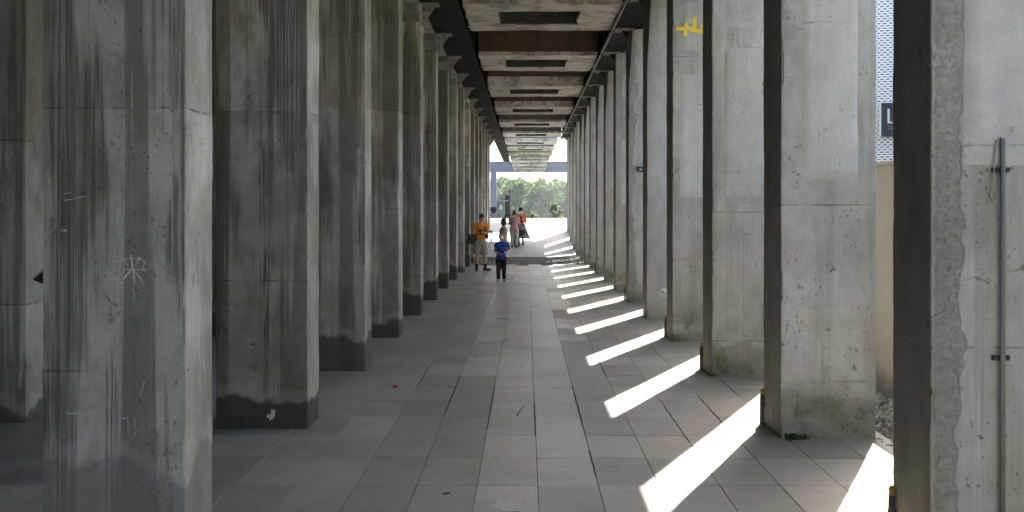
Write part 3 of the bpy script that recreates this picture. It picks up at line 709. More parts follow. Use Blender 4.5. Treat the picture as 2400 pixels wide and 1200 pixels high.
# conduit with its hanging cord on the nearest sunlit column
cd = empty('conduit', (2.349, 5.43, 0)); tag(cd, 'slim grey conduit with hanging beige cord on the nearest sunlit column', 'conduit')
G().tube([(0, -0.035, 0), (0, -0.035, 1.0), (0, -0.035, 2.155)], 0.0128, 14).obj('pipe', M['alu'], cd, True)
for z in (1.07, 2.0, 0.2): G().box(-0.042, 0.042, -0.021, -0.002, z - 0.012, z + 0.012).obj('clamp', M['bolt'], cd)
pts = [(0, -0.035, 2.15), (-0.012, -0.036, 2.162), (-0.03, -0.03, 2.14), (-0.038, -0.028, 2.05), (-0.043, -0.028, 1.95), (-0.046, -0.028, 1.9)]
G().tube(pts, 0.0035, 6).obj('cord', M['cord'], cd, True)
lp = [(-0.043 + 0.016 * math.cos(a), -0.028 - 0.004 * math.sin(a * 0.5), 1.875 + 0.028 * math.sin(a)) for a in [i * 0.42 for i in range(0, 42)]]
G().tube(lp, 0.004, 6).obj('cord_coil', M['cord'], cd, True)
# stub pipes standing at the inner rear foot of the sunlit columns
for k in (0, 1, 2, 3, 5, 8):
    t = empty('stub_pipe', (1.985, RY[k] + (0.52 if k == 0 else 0.59), 0)); tag(t, 'short stub pipe with ochre rusty cap at the foot of the %s sunlit column' % ORD[k], 'pipe', 'stub pipes at column feet')
    h = 0.25
    G().tube([(0, 0, 0), (0, 0, 0.1), (0.002, 0, h)], [0.022, 0.019, 0.019], 10).obj('pipe', M['pipe_grey'], t, True)
    G().tube([(0.002, 0, h + 0.001), (0.002, 0, h + 0.03), (0.002, 0, h + 0.032), (0.002, 0, h + 0.045), (0.002, 0, h + 0.055)], [0.016, 0.016, 0.018, 0.015, 0.007], 10).obj('cap', M['ochre'], t)
    G().box(-0.012, 0.024, -0.012, 0.03, 0.15, 0.17).obj('clip', M['bolt'], t)
# yellow tape crosses
Yt = RY[3]; tp = empty('tape_mark', (0, Yt - 0.012, 0)); tag(tp, 'yellow tape strips crossed high on the fourth sunlit column', 'tape')
def strip(parent, name, a, b, w, mat, Y, t=0.0015, y=0.0):
    (xa, za), (xb, zb) = px(*a, Y), px(*b, Y); d = Vector((xb - xa, 0, zb - za)); n = Vector((-d.z, 0, d.x)).normalized() * w / 2
    A, B = Vector((xa, 0, za)), Vector((xb, 0, zb)); v = [A - n, B - n, B + n, A + n]
    v = [(p.x, y, p.z) for p in v] + [(p.x, y - t, p.z) for p in v]
    return mesh_obj(name, v, [(0, 1, 2, 3), (7, 6, 5, 4), (0, 4, 5, 1), (1, 5, 6, 2), (2, 6, 7, 3), (3, 7, 4, 0)], mat, parent)
w = 9 * Yt / 2566
for i, (a, b) in enumerate((((1585, 67), (1630, 68)), ((1609, 54), (1605, 85)), ((1628, 40), (1627, 76)), ((1618, 70), (1652, 76)), ((1640, 61), (1656, 67)), ((1650, 57), (1662, 79)), ((1640, 72), (1668, 74)))):
    strip(tp, 'tape_strip', a, b, w, M['yellow_tape'], Yt, y=-0.0022 * i)
# small black device
Yd = RY[5]; x, z = px(1500, 398, Yd); dv = empty('wall_device', (x, Yd - 0.01, z)); tag(dv, 'small black boxed device fixed on the sixth sunlit column', 'device')
G().box(-0.06, 0.06, -0.10, 0.0, -0.045, 0.045).obj('housing', M['black'], dv); G().box(-0.08, 0.08, -0.13, 0.01, 0.046, 0.056).obj('hood', M['black'], dv)
G().tube([(0, -0.1005, 0), (0, -0.112, 0)], 0.03, 14).obj('glass', M['lens'], dv)
# painted sketch on the smooth column: pale disc, white cap shape, curved strokes
Ys = RY[4] - 0.010; sk = empty('painted_sketch', (0, Ys, 0)); tag(sk, 'white and grey painted sketch on the fifth sunlit column', 'graffiti')
def poly(parent, name, pts, mat, Y, y):
    p = [px(a, b, Y) for a, b in pts]; n = len(p); v = [(x, y, z) for x, z in p] + [(x, y - 0.001, z) for x, z in p]
    f = [tuple(range(n)), tuple(range(2 * n - 1, n - 1, -1))] + [(i, i + n, (i + 1) % n + n, (i + 1) % n) for i in range(n)]
    return mesh_obj(name, v, f, mat, parent)
poly(sk, 'disc', [(1562 + 20 * math.cos(a), 699 + 20 * math.sin(a)) for a in [i * math.pi / 14 for i in range(28)]], M['paint_grey'], Ys, 0)
poly(sk, 'cap_shape', [(1549, 676), (1566, 676), (1575, 679), (1575, 691), (1566, 693), (1557, 687)], M['paint_white'], Ys, -0.003)
def ribbon(parent, name, pts, wpx, mat, Y, y):
    g = G(); q = [Vector((px(a, b, Y)[0], y, px(a, b, Y)[1])) for a, b in pts]; g.tube(q, [(wpx * Y / 5132, 0.0008)] * len(q), 6, side=(0, 0, 1)); return g.obj(name, mat, parent)
ribbon(sk, 'stroke', [(1551, 688), (1556, 692), (1563, 695), (1571, 694)], 2.2, M['paint_white'], Ys, -0.006)
ribbon(sk, 'stroke', [(1546, 690), (1549, 695), (1555, 698), (1563, 699), (1572, 698)], 1.4, M['paint_white'], Ys, -0.006)
ribbon(sk, 'stroke', [(1545, 688), (1549, 682), (1552, 679)], 1.6, M['paint_white'], Ys, -0.006)
ribbon(sk, 'stroke', [(1553.5, 683), (1556, 687)], 2.6, M['paint_dark'], Ys, -0.008)
ribbon(sk, 'stroke', [(1551, 697), (1552, 703)], 0.8, M['paint_dark'], Ys, -0.008); ribbon(sk, 'stroke', [(1557, 699), (1558, 704)], 0.8, M['paint_dark'], Ys, -0.008)
# chalk star and scratches on the nearest shaded column
c0 = left_cols[0]; off = Vector((2.56, -LY[0], 0)); ch = empty('chalk_star', (0, LY[0] - 0.006, 0)); tag(ch, 'chalk star scratched on the nearest shaded column', 'graffiti')
def chalk(parent, pts, wpx, Y):
    q = [Vector((px(a + rnd.uniform(-1, 1), b + rnd.uniform(-1, 1), Y)[0], 0, px(a, b, Y)[1])) for a, b in pts]
    G().tube(q, [(wpx * Y / 5132 * rnd.uniform(0.5, 1), 0.0006) for _ in q], 6, side=(1, 0, 0.3)).obj('chalk_stroke', M['chalk'], parent)
for pts, w_ in (([(268, 634), (290, 631), (343, 633)], 5), ([(307, 597), (312, 630), (316, 664)], 5), ([(281, 666), (295, 648), (308, 632)], 5), ([(312, 632), (326, 648), (338, 664)], 5),
               ([(270, 614), (290, 607), (332, 606)], 4), ([(285, 602), (300, 622)], 3), ([(330, 600), (318, 622)], 3), ([(325, 608), (340, 613), (333, 632)], 3)):
    chalk(ch, pts, w_, LY[0])
sc_ = empty('chalk_scratches', (0, LY[0] - 0.006, 0)); tag(sc_, 'faint chalk scratches above the star on the nearest shaded column', 'graffiti')
for pts, w_ in (([(150, 455), (168, 450)], 2), ([(152, 470), (180, 464), (204, 459)], 2), ([(112, 418), (118, 428), (117, 438)], 5), ([(402, 35), (416, 34)], 3), ([(146, 540), (158, 540)], 5), ([(280, 980), (300, 980)], 2.5), ([(157, 969), (188, 969)], 2.5), ([(300, 985), (302, 1015)], 2), ([(315, 980), (318, 1018)], 2), ([(340, 890), (330, 930)], 2)):
    chalk(sc_, pts, w_, LY[0])
bd = empty('bird_dropping', (0, LY[1] - 0.007, 0)); tag(bd, 'white bird droppings splashed on the second shaded column base', 'droppings')
g = G()
for i in range(16):
    a, b = rnd.gauss(638, 4), rnd.gauss(970, 9); x, z = px(a, b, LY[1]); g.ell((x, 0, z), (rnd.uniform(.004, .010), 0.002, rnd.uniform(.006, .022)), nu=7, nv=4)
g.obj('splash', M['dropping'], bd)
# litter
rx = (926 - 1233) * 1.8 / (908 - 493); ry = 2566 * 1.8 / (908 - 493)
tag(G().ell((rx, ry, 0.012), (0.03, 0.022, 0.012), nu=7, nv=5).obj('paper_scrap', M['red']), 'small crumpled red scrap on the paving', 'litter')
for (a, b, a2, b2, lb) in ((1038, 1160, 1056, 1158, 'short dark twig on the paving near the picture bottom'), (1212, 975, 1226, 953, 'thin dark straw lying across a centre paver')):
    P = lambda u, w_: ((u - 1233) * 1.8 / (w_ - 493), 2566 * 1.8 / (w_ - 493), 0.006)
    p, q = P(a, b), P(a2, b2); mid = ((p[0] + q[0]) / 2 + 0.004, (p[1] + q[1]) / 2, 0.009)
    tag(G().tube([p, mid, q], [0.005, 0.005, 0.003], 6).obj('twig', M['twig']), lb, 'twig')
# weeds at the second sunlit column's foot
g = G(); r = random.Random(5)
for _ in range(150):
    c = Vector((2.05 + abs(r.gauss(0, 0.06)), RY[1] - 0.012 - abs(r.gauss(0, 0.014)), 0)); h = r.uniform(0.02, 0.055); d = Vector((r.uniform(-1, 1), r.uniform(-1, 0.1), 0)) * h * 0.7; s = Vector((-d.y, d.x, 0)).normalized() * 0.006
    g.add([c - s, c + s, c + d + Vector((0, 0, h)) + s * .7, c + d + Vector((0, 0, h)) - s * .7], [(0, 1, 2, 3)])
tag(g.obj('weeds', M['weed']), 'low green weeds at the second sunlit column foot', 'weeds', kind='stuff')

# ------------------------------------------------------------------ trees and bushes beyond the plaza
def leaf_mat(name, col):
    n = NT(name, 0.6, 0.3); t = n.t; i = n.geo.outputs['Random Per Island']
    c = n.scale(col, n.math('MULTIPLY_ADD', i, 0.9, 0.55)); n.base(c)
    tr = t.nodes.new('ShaderNodeBsdfTranslucent'); n.L(n.scale(c, 1.3), tr.inputs[0])
    mx = t.nodes.new('ShaderNodeMixShader'); mx.inputs[0].default_value = 0.45
    n.L(n.b.outputs[0], mx.inputs[1]); n.L(tr.outputs[0], mx.inputs[2])
    n.L(mx.outputs[0], t.nodes['Material Output'].inputs['Surface']); return n.m
M['leaf_a'] = leaf_mat('foliage_mid_green', (0.085, 0.145, 0.05)); M['leaf_b'] = leaf_mat('foliage_pale_green', (0.13, 0.19, 0.07)); M['leaf_c'] = leaf_mat('foliage_deep_green', (0.05, 0.095, 0.04))
M['bark'] = plain('tree_bark', (0.10, 0.085, 0.07), 0.9, 0.3, 8)
def leaves(g, c, r, n, size, rg):
    for _ in range(n):
        d = Vector((rg.gauss(0, 1), rg.gauss(0, 1), rg.gauss(0, 1))).normalized() * (rg.random() ** 0.45)
        p = Vector(c) + Vector((d.x * r[0], d.y * r[1], d.z * r[2])); s = size * rg.uniform(0.6, 1.3)
        a = Vector((rg.gauss(0, 1), rg.gauss(0, 1), rg.gauss(0, 1))).normalized(); b = a.orthogonal().normalized(); a *= s; b *= s * 0.6
        g.add([p - a, p - b * .9, p + a, p + b], [(0, 1, 2, 3)])
def tree(name, label, loc, h, w, mat, seed, n=26, leaf=0.17, group='trees beyond the plaza', trunk=0.35, cat='tree'):
    rg = random.Random(seed); t = empty(name, loc); tag(t, label, cat, group)
    tg = G(); lean = rg.uniform(-0.3, 0.3)
    tg.tube([(0, 0, -0.2), (0.05 * lean, 0, h * 0.3), (lean * 0.5, 0.1, h * 0.62), (lean, 0, h * 0.92)], [0.045 * h ** 0.6 * 1.6, 0.05 * h ** 0.6, 0.03 * h ** 0.6, 0.006], 8)
    cg = G()
    for i in range(n):
        u = i / n; zz_ = h * (trunk + (1.0 - trunk) * (u * 0.97)); k = math.sin(math.pi * min(1, 0.22 + 0.74 * u)) ** 0.7
        an = rg.uniform(0, 6.28); rr = w * k * rg.uniform(0.25, 1.0)
        c = (lean * u + rr * math.cos(an), rr * math.sin(an), zz_ + rg.uniform(-0.2, 0.2))
        tg.tube([(lean * u * 0.6, 0, max(0.3, zz_ - 0.45 * rr - 0.2)), ((c[0]) * 0.6, c[1] * 0.6, zz_ - 0.1), c], [0.035, 0.022, 0.006], 5)
        q = w * rg.uniform(0.22, 0.42)
        leaves(cg, c, (q, q, q * rg.uniform(0.6, 0.95)), 150, leaf, rg)
    tg.obj('trunk', M['bark'], t, True); cg.obj('crown', mat, t)
    return t
TL_ = ['tall tree behind the blue post', 'slender pale tree just beside the blue post', 'feathery tree rising behind the woman with the pram', 'dark tree in the middle of the far tree line', 'pale rounded tree right of the middle tree line', 'bushy tree near the sunlit columns end of the tree line', 'broad tree hidden partly by the last sunlit column', 'tree of the far line behind the sunlit columns', 'tree of the far line behind the shaded columns', 'outermost tree of the far line behind the shaded columns']
for i, (x, y, h, w, m) in enumerate(((-4.6, 122, 7.2, 1.9, 'leaf_a'), (-2.9, 127, 7.6, 1.6, 'leaf_b'), (-1.2, 121, 7.3, 1.7, 'leaf_b'), (0.6, 126, 7.0, 1.8, 'leaf_c'), (2.2, 120, 6.9, 1.8, 'leaf_b'), (3.9, 124, 7.1, 1.8, 'leaf_a'), (5.8, 121, 7.3, 2.0, 'leaf_b'), (9.0, 126, 7.8, 2.3, 'leaf_a'), (-8.0, 124, 7.6, 2.2, 'leaf_c'), (-11.5, 127, 8.0, 2.4, 'leaf_a'))):
    tree('broadleaf_tree', TL_[i], (x, y, -2), h, w * 1.4, M[m], 60 + i, n=64, trunk=0.08)
for i, (x, y, z, h, w, m, lb) in enumerate(((1.85, 69, 0.25, 1.95, 0.62, 'leaf_b', 'pale round bush at the plaza edge beside the sunlit columns'), (0.55, 69.5, 0.2, 1.55, 0.5, 'leaf_b', 'low pale bush at the plaza edge near the small black bin'), (-2.2, 104, -2, 3.0, 1.4, 'leaf_c', 'dark shrub below the tree line behind the pram'), (0.3, 106, -2, 3.4, 1.6, 'leaf_c', 'dark shrub below the middle of the tree line'), (2.7, 103, -2, 3.2, 1.5, 'leaf_c', 'dark shrub below the tree line by the sunlit columns'), (5.6, 105, -2, 3.3, 1.6, 'leaf_a', 'shrub under the broad tree behind the sunlit columns'), (-5.4, 105, -2, 3.2, 1.6, 'leaf_a', 'shrub under the tall tree behind the blue post'))):
    tree('bush', lb, (x, y, z), h, w, M[m], 90 + i, n=20, leaf=0.10 if y < 80 else 0.16, group='bushes beyond the plaza', trunk=0.12, cat='bush')

# ------------------------------------------------------------------ people
def cloth(name, col, rough=0.85): return plain(name, col, rough, 0.16, 18, 0.2)
M['skin'] = plain('skin', (0.42, 0.27, 0.195), 0.55, 0.06, 20); M['hair'] = plain('black_hair', (0.012, 0.010, 0.009), 0.5, 0.2, 60)
M['hair_b'] = plain('brown_hair', (0.045, 0.028, 0.018), 0.5, 0.2, 60); M['maskw'] = cloth('white_mask_cloth', (0.7, 0.71, 0.72)); M['eye'] = plain('dark_eye', (0.01, 0.008, 0.007), 0.3)
M['lip'] = plain('lip', (0.30, 0.12, 0.10), 0.6)
def lerp(a, b, t): return Vector(a) * (1 - t) + Vector(b) * t
def person(label, loc, rz, H, sp):
    t = empty('person', loc, rz); tag(t, label, 'person')
    J = {'sL': (.105, 0, .805), 'sR': (-.105, 0, .805), 'eL': (.13, .01, .63), 'eR': (-.13, .01, .63), 'wL': (.135, -.03, .485), 'wR': (-.135, -.03, .485),
         'hL': (.052, 0, .50), 'hR': (-.052, 0, .50), 'kL': (.056, -.012, .285), 'kR': (-.056, -.012, .285), 'aL': (.058, .012, .05), 'aR': (-.058, .012, .05),
         'neck': (0, .004, .835), 'fL': (.25, -1), 'fR': (-.25, -1)}
    J.update(sp.get('pose', {})); hs = sp.get('head', 1.0); bw = sp.get('wide', 1.0)
    P = {k: Vector(v) * H for k, v in J.items() if len(v) == 3}
    lean = sp.get('lean', 0.0)
    # ---- body: one continuous skin
    g = G()
    torso = [(0, .002, .47, .070, .052), (0, .002, .52, .083, .062), (0, 0, .60, .072, .052), (0, -.004, .68, .083, .060), (0, 0, .76, .095, .062), (0, .002, .81, .088, .050), (0, .003, .835, .045, .036)]
    tor = [(cx * H, (cy_ + lean * (z - .5)) * H, z * H, rx * H * bw, ry_ * H * bw) for cx, cy_, z, rx, ry_ in torso]
    g.rings(tor, 20)
    def dy(z): return lean * (z - .5)
    for s in 'LR':
        for k in ('s', 'e', 'w'): P[k + s].y += dy(P[k + s].z / H) * H if k == 's' else dy(.805) * H * 0.8
        S, E, Wr = P['s' + s], P['e' + s], P['w' + s]
        g.tube([S, lerp(S, E, .3), lerp(S, E, .75), E, lerp(E, Wr, .3), lerp(E, Wr, .8), Wr], [.028 * H, .029 * H, .024 * H, .021 * H, .022 * H, .016 * H, .013 * H], 12)
        g.ell(S, (.031 * H,) * 3)
        g.ell(E, (.0215 * H,) * 3)
        # hand
        d = (Wr - E).normalized(); side = Vector((0, 0, 1)).cross(d); side = side.normalized() if side.length > .1 else Vector((1, 0, 0)); up = d.cross(side)
        curl = sp.get('curl', .35); pc = Wr + d * .026 * H
        rot = Matrix((side, up, d)).transposed().to_quaternion()
        g.ell(pc, (.021 * H, .010 * H, .031 * H), rot)
        inw = up * (-1 if sp.get('palm', 1) > 0 else 1)
        for q, (o, ln) in enumerate(((-.0155, .036), (-.005, .042), (.0055, .039), (.0155, .030))):
            b0 = pc + side * o * H + d * .022 * H; b1 = b0 + (d + inw * curl * .6).normalized() * ln * .5 * H; b2 = b1 + (d + inw * curl * 2).normalized() * ln * .5 * H
            g.tube([b0, b1, b2], [.0058 * H, .0054 * H, .0042 * H], 7)
        ts = -1 if s == 'L' else 1
        b0 = pc - side * .016 * H * ts - d * .012 * H; b1 = b0 + (d * .7 - side * .8 * ts).normalized() * .02 * H; b2 = b1 + (d + inw * .4).normalized() * .018 * H
        g.tube([b0, b1, b2], [.0068 * H, .006 * H, .005 * H], 7)
        Hp, K, A = P['h' + s], P['k' + s], P['a' + s]
        g.tube([Hp + Vector((0, 0, .03 * H)), lerp(Hp, K, .35), lerp(Hp, K, .8), K, lerp(K, A, .3), lerp(K, A, .75), A], [.052 * H, .049 * H, .036 * H, .032 * H, .034 * H, .022 * H, .019 * H], 14)
        fd = Vector((*J['f' + s], 0)).normalized(); fs = Vector((-fd.y, fd.x, 0))
        rot = Matrix((fs, fd, Vector((0, 0, 1)))).transposed().to_quaternion()
        g.ell(Vector((A.x, A.y, 0)) + fd * .035 * H + Vector((0, 0, .022 * H)), (.024 * H, .066 * H, .020 * H), rot); g.tube([A, Vector((A.x, A.y, .015 * H))], .02 * H, 10)
    nk = P['neck'] + Vector((0, dy(.835) * H, 0)); tilt = sp.get('tilt', 0); turn = sp.get('turn', 0)
    hq = Matrix.Rotation(turn, 3, 'Z') @ Matrix.Rotation(-tilt, 3, 'X')      # positive tilt looks up
    def hp(x, y, z): return nk + hq @ (Vector((x, y, z + .105)) * H * hs - Vector((0, 0, .012 * H * (hs - 1))))
    hs_ = H * hs
    g.tube([nk - Vector((0, 0, .03 * H)), hp(0, .004, -.045)], [.031 * H, .028 * H], 12)
    g.ell(hp(0, .002, .012), (.0445 * hs_, .055 * hs_, .052 * hs_), hq.to_quaternion()); g.ell(hp(0, -.008, -.022), (.037 * hs_, .043 * hs_, .044 * hs_), hq.to_quaternion()); g.ell(hp(0, -.03, -.05), (.017 * hs_, .016 * hs_, .014 * hs_), hq.to_quaternion())
    g.tube([hp(0, -.046, .006), hp(0, -.060, -.018), hp(0, -.048, -.022)], [.004 * hs_, .009 * hs_, .007 * hs_], 8)
    for s in (-1, 1): g.ell(hp(s * .046, .004, -.006), (.006 * hs_, .012 * hs_, .019 * hs_), hq.to_quaternion(), 10, 6)
    fuse(g, 'body', sp.get('skin', M['skin']), t, 0.0075, 3)
    for s in (-1, 1): G().ell(hp(s * .019, -.0495, .003), (.007 * hs_, .005 * hs_, .0042 * hs_), nu=8, nv=5).obj('eye', M['eye'], t, True); G().ell(hp(s * .019, -.051, .017), (.011 * hs_, .004 * hs_, .0025 * hs_), nu=8, nv=5).obj('eyebrow', sp.get('hairm', M['hair']), t, True)
    G().ell(hp(0, -.0495, -.040), (.013 * hs_, .005 * hs_, .004 * hs_), nu=8, nv=5).obj('mouth', M['lip'], t, True)
    # ---- hair / hat / mask
    hg = G(); st = sp.get('hair', 'short')
    hg.ell(hp(0, .012, .024), (.0495 * hs_, .056 * hs_, .050 * hs_), hq.to_quaternion())
    if st == 'bob':
        hg.ell(hp(0, .022, -.018), (.056 * hs_, .046 * hs_, .062 * hs_), hq.to_quaternion())
        for s in (-1, 1): hg.ell(hp(s * .042, .004, -.022), (.016 * hs_, .030 * hs_, .058 * hs_), hq.to_quaternion())
    elif st == 'bun': hg.ell(hp(0, .03, .0), (.046 * hs_, .036 * hs_, .05 * hs_), hq.to_quaternion()); hg.ell(hp(0, .068, .02), (.022 * hs_,) * 3)
    else: hg.ell(hp(0, .026, .0), (.046 * hs_, .036 * hs_, .046 * hs_), hq.to_quaternion())
    fuse(hg, 'hair', sp.get('hairm', M['hair']), t, 0.008, 2, 0.006, 30)
    if sp.get('mask'):
        mg = G(); mg.ell(hp(0, -.012, -.030), (.041 * hs_, .047 * hs_, .030 * hs_), hq.to_quaternion()); mg.tube([hp(0, -.05, -.012), hp(0, -.064, -.026), hp(0, -.052, -.046)], [.012 * hs_, .016 * hs_, .014 * hs_], 10)
        fuse(mg, 'mask', M['maskw'], t, 0.007, 2)
    if sp.get('hat'):
        h2 = empty('bucket_hat', (0, 0, 0)); h2.parent = t; cg = G(); rows = []
        for i in range(24): pass
        for (r_, z) in ((.080, .016), (.076, .020), (.056, .036), (.053, .055), (.050, .078), (.038, .088), (.004, .090)): rows.append((r_, z))
        n = 24; v = [hp(r_ * math.cos(a), .008 + r_ * 1.1 * math.sin(a), z) for r_, z in rows for a in [2 * math.pi * k / n for k in range(n)]]
        f = [(i * n + k, i * n + (k + 1) % n, (i + 1) * n + (k + 1) % n, (i + 1) * n + k) for i in range(len(rows) - 1) for k in range(n)]
        bpy.data.objects.remove(h2); mesh_obj('bucket_hat', v, f, sp['hat'], t, True)
    # ---- top
    tp_ = sp['top']; lo = tp_.get('loose', 1.12); g = G(); hem = tp_['hem']
    rows = [(cx, cy_, z, rx * lo + .006 * H, ry_ * lo + .008 * H) for cx, cy_, z, rx, ry_ in tor if z >= (hem + .015) * H]
    r0 = rows[0]; rows = [(r0[0], r0[1] - lean * (r0[2] / H - hem) * H, hem * H, r0[3] * tp_.get('flare', 1.04), r0[4] * tp_.get('flare', 1.04))] + rows
    rows[-1] = (rows[-1][0], rows[-1][1], rows[-1][2], .046 * H, .040 * H)
    g.rings(rows, 28)
    sl = tp_.get('sleeve', .6)
    for s in 'LR':
        S, E, Wr = P['s' + s], P['e' + s], P['w' + s]; r1 = .036 * H * tp_.get('fat', 1)
        g.ell(S, (.038 * H,) * 3)
        if sl <= 1: g.tube([lerp(S, E, -.1), lerp(S, E, .3), lerp(S, E, sl)], [r1, r1 * 1.02, r1 * 1.0], 14)
        else: g.tube([lerp(S, E, -.1), lerp(S, E, .5), E, lerp(E, Wr, .4), lerp(E, Wr, sl - 1)], [r1, r1 * .95, r1 * .88, r1 * .82, r1 * .72], 14); g.ell(E, (r1 * .9,) * 3)
    fuse(g, tp_.get('name', 'shirt'), tp_['mat'], t, 0.0085, 3, 0.006)
    # ---- bottom
    b = sp['bottom']; g = G()
    if b['type'] == 'skirt':
        z0 = b['len']; rows = []
        for i in range(9):
            u = i / 8; z = .60 + (z0 - .60) * u; rr = .078 + (b.get('flare', .15) - .078) * u ** .8 + .012 * math.sin(math.pi * min(1, u * 2.2))
            rows.append((b.get('dx', 0) * u ** 1.5 * H, dy(.6) * H * (1 - u), z * H, rr * H, rr * .85 * H))
        g.rings(rows[::-1], 64, 0, 0)
        for i, vv in enumerate(g.v):
            k = i // 64; u = 1 - k / 8; a = 2 * math.pi * (i % 64) / 64; m_ = 1 + b.get('fold', .07) * u * math.cos(9 * a + 1.3 * math.sin(2 * a)); cx = rows[::-1][k][0]; cyv = rows[::-1][k][1]
            g.v[i] = (cx + (vv[0] - cx) * m_, cyv + (vv[1] - cyv) * m_, vv[2])
        g.obj('skirt', b['mat'], t, True)
    else:
        ln = b['len']; wd = b.get('wide', 1.0)
        g.rings([(0, 0, .455 * H, .074 * H * bw, .060 * H * bw), (0, 0, .50 * H, .096 * H * bw, .074 * H * bw), (0, 0, .56 * H, .086 * H * bw, .066 * H * bw), (0, dy(.6) * H, .60 * H, .079 * H * bw, .060 * H * bw)], 24)
        for s in 'LR':
            Hp, K, A = P['h' + s], P['k' + s], P['a' + s]
            pts = [Hp + Vector((0, 0, .02 * H)), lerp(Hp, K, .5)]; rr = [.060, .055 * wd]
            if ln > K.z / H: pts.append(lerp(Hp, K, (Hp.z / H - ln) / (Hp.z / H - K.z / H))); rr.append(.053 * wd)
            else:
                pts += [K, lerp(K, A, .5), lerp(K, A, min(1.08, (K.z / H - ln) / (K.z / H - A.z / H)))]; rr += [.044 * wd, .039 * wd, .036 * wd]
            g.tube(pts, [q * H for q in rr], 16)
        fuse(g, b.get('name', 'trousers'), b['mat'], t, 0.0085, 3, 0.007)
    # ---- socks, shoes
    for s in 'LR':
        A, K = P['a' + s], P['k' + s]; fd = Vector((*J['f' + s], 0)).normalized(); fs = Vector((-fd.y, fd.x, 0)); rot = Matrix((fs, fd, Vector((0, 0, 1)))).transposed().to_quaternion(); B = Vector((A.x, A.y, 0))
        if sp.get('socks'):
            fuse(G().tube([lerp(A, K, .32), A, B + Vector((0, 0, .02 * H))], [.0265 * H, .024 * H, .024 * H], 12), 'sock', sp['socks'], t, 0.007, 2)
        g = G(); g.ell(B + fd * .038 * H + Vector((0, 0, .024 * H)), (.030 * H, .074 * H, .025 * H), rot); g.ell(B - fd * .004 * H + Vector((0, 0, .032 * H)), (.029 * H, .036 * H, .034 * H), rot)
        sh = fuse(g, 'shoe', sp['shoes'], t, 0.007, 2)
        so = G(); n = 20; ring = [(B + fd * (.034 * H + .078 * H * math.cos(a)) + fs * (.031 * H * math.sin(a) * (1 - .12 * math.cos(a)))) for a in [2 * math.pi * k / n for k in range(n)]]
        so.add([(p.x, p.y, .001) for p in ring] + [(p.x, p.y, .016 * H) for p in ring], [tuple(range(n - 1, -1, -1)), tuple(range(n, 2 * n))] + [(k, (k + 1) % n, (k + 1) % n + n, k + n) for k in range(n)])
        so.obj('sole', sp.get('sole', M['black']), sh)
    return t, P, hp

def band(t, name, pts, w, mat, th=0.004):
    return G().tube([Vector(p) for p in pts], [(w / 2, th)] * len(pts), 8, side=(0, 0, 1)).obj(name, mat, t, True)
# --- man in orange looking down at his hands
H = 1.72; oy = 32.5
manp = {'sL': (.095, 0, .80), 'sR': (-.095, 0, .80), 'eL': (.118, -.03, .64), 'wL': (.04, -.14, .665), 'eR': (-.128, -.005, .63), 'wR': (-.03, -.145, .67), 'fL': (.95, -.45), 'fR': (-.05, -1), 'aL': (.085, -.005, .05), 'aR': (-.062, .012, .05), 'kL': (.072, -.015, .285), 'kR': (-.06, -.012, .285)}
M['orange'] = cloth('orange_cotton', (0.62, 0.23, 0.035)); M['khaki'] = cloth('grey_khaki_cotton', (0.30, 0.29, 0.265)); M['navyk'] = cloth('navy_knit', (0.012, 0.014, 0.022)); M['olive'] = cloth('olive_canvas', (0.060, 0.058, 0.042))
t, P, hp = person('man in an orange shirt and grey shorts looking down at his hands', (-1.36, oy, 0), R(8), H, dict(pose=manp, tilt=R(-42), turn=R(14), hair='short', wide=1.0, lean=-.20, skin=M['skin'],
    top=dict(mat=M['orange'], hem=.535, sleeve=.92, loose=1.1, fat=1.12), bottom=dict(type='shorts', name='shorts', mat=M['khaki'], len=.292, wide=1.15), socks=M['navyk'], shoes=M['navyk'], sole=M['khaki']))
G().box(-.15, .15, -.115, .10, .58 * H, .60 * H)
band(t, 'belt', [(.15 * math.cos(a), -.005 + .115 * math.sin(a), .588 * H) for a in [i * math.pi / 12 for i in range(25)]], .035, M['black'])
G().box(-.045, .045, -.016, .016, -.075, .075).obj('phone', M['black'], None, loc=(0, 0, 0)).name = 'mobile_phone'
ph = bpy.data.objects['mobile_phone']; ph.location = (-1.36 + .015, oy - .33, .675 * H + .01); ph.rotation_euler = (R(40), 0, R(8)); tag(ph, 'dark phone in the hands of the man in orange', 'phone')
def satchel(label, loc, rz, w, h, d, mat, strap, tilt=0.0, name='shoulder_bag'):
    b = empty(name, loc, rz); tag(b, label, 'bag'); b.rotation_euler = (0, tilt, rz)
    fuse(G().rings([(0, 0, 0, w * .46, d * .46), (0, 0, .03, w * .52, d * .55), (0, 0, h * .5, w * .5, d * .6), (0, 0, h * .95, w * .46, d * .42), (0, 0, h, w * .4, d * .2)], 20), 'pouch', mat, b, 0.009, 3, 0.008)
    fl = G().tube([(0, -d * .5, h * .45), (0, -d * .62, h * .7), (0, -d * .3, h * 1.0), (0, d * .3, h * 1.01)], [(w * .48, .006)] * 4, 10, side=(1, 0, 0)); fl.obj('flap', mat, b, True)
    if strap: G().tube(strap, [(.012, .008)] * len(strap), 8).obj('strap', M['black'], b, True)
    return b
bl = Vector((-1.36 - .27, oy - .06, .80)); S = lambda x, y, z: (x + .27, y + .06, z - .80)
satchel('olive canvas satchel hanging at the hip of the man in orange', bl, R(0), .30, .27, .12, M['olive'], [S(-.22, -.10, 1.04), S(-.10, -.235, 1.17), S(.03, -.245, 1.31), S(.085, -.20, 1.40), S(.10, -.09, 1.465), S(.09, .02, 1.44), S(-.02, .10, 1.28), S(-.2, .07, 1.06)], R(12))
cw = empty('hanging_camera', (-1.36 + .20, oy - .16, .98)); tag(cw, 'black camera hanging from a strap beside the man in orange', 'camera')
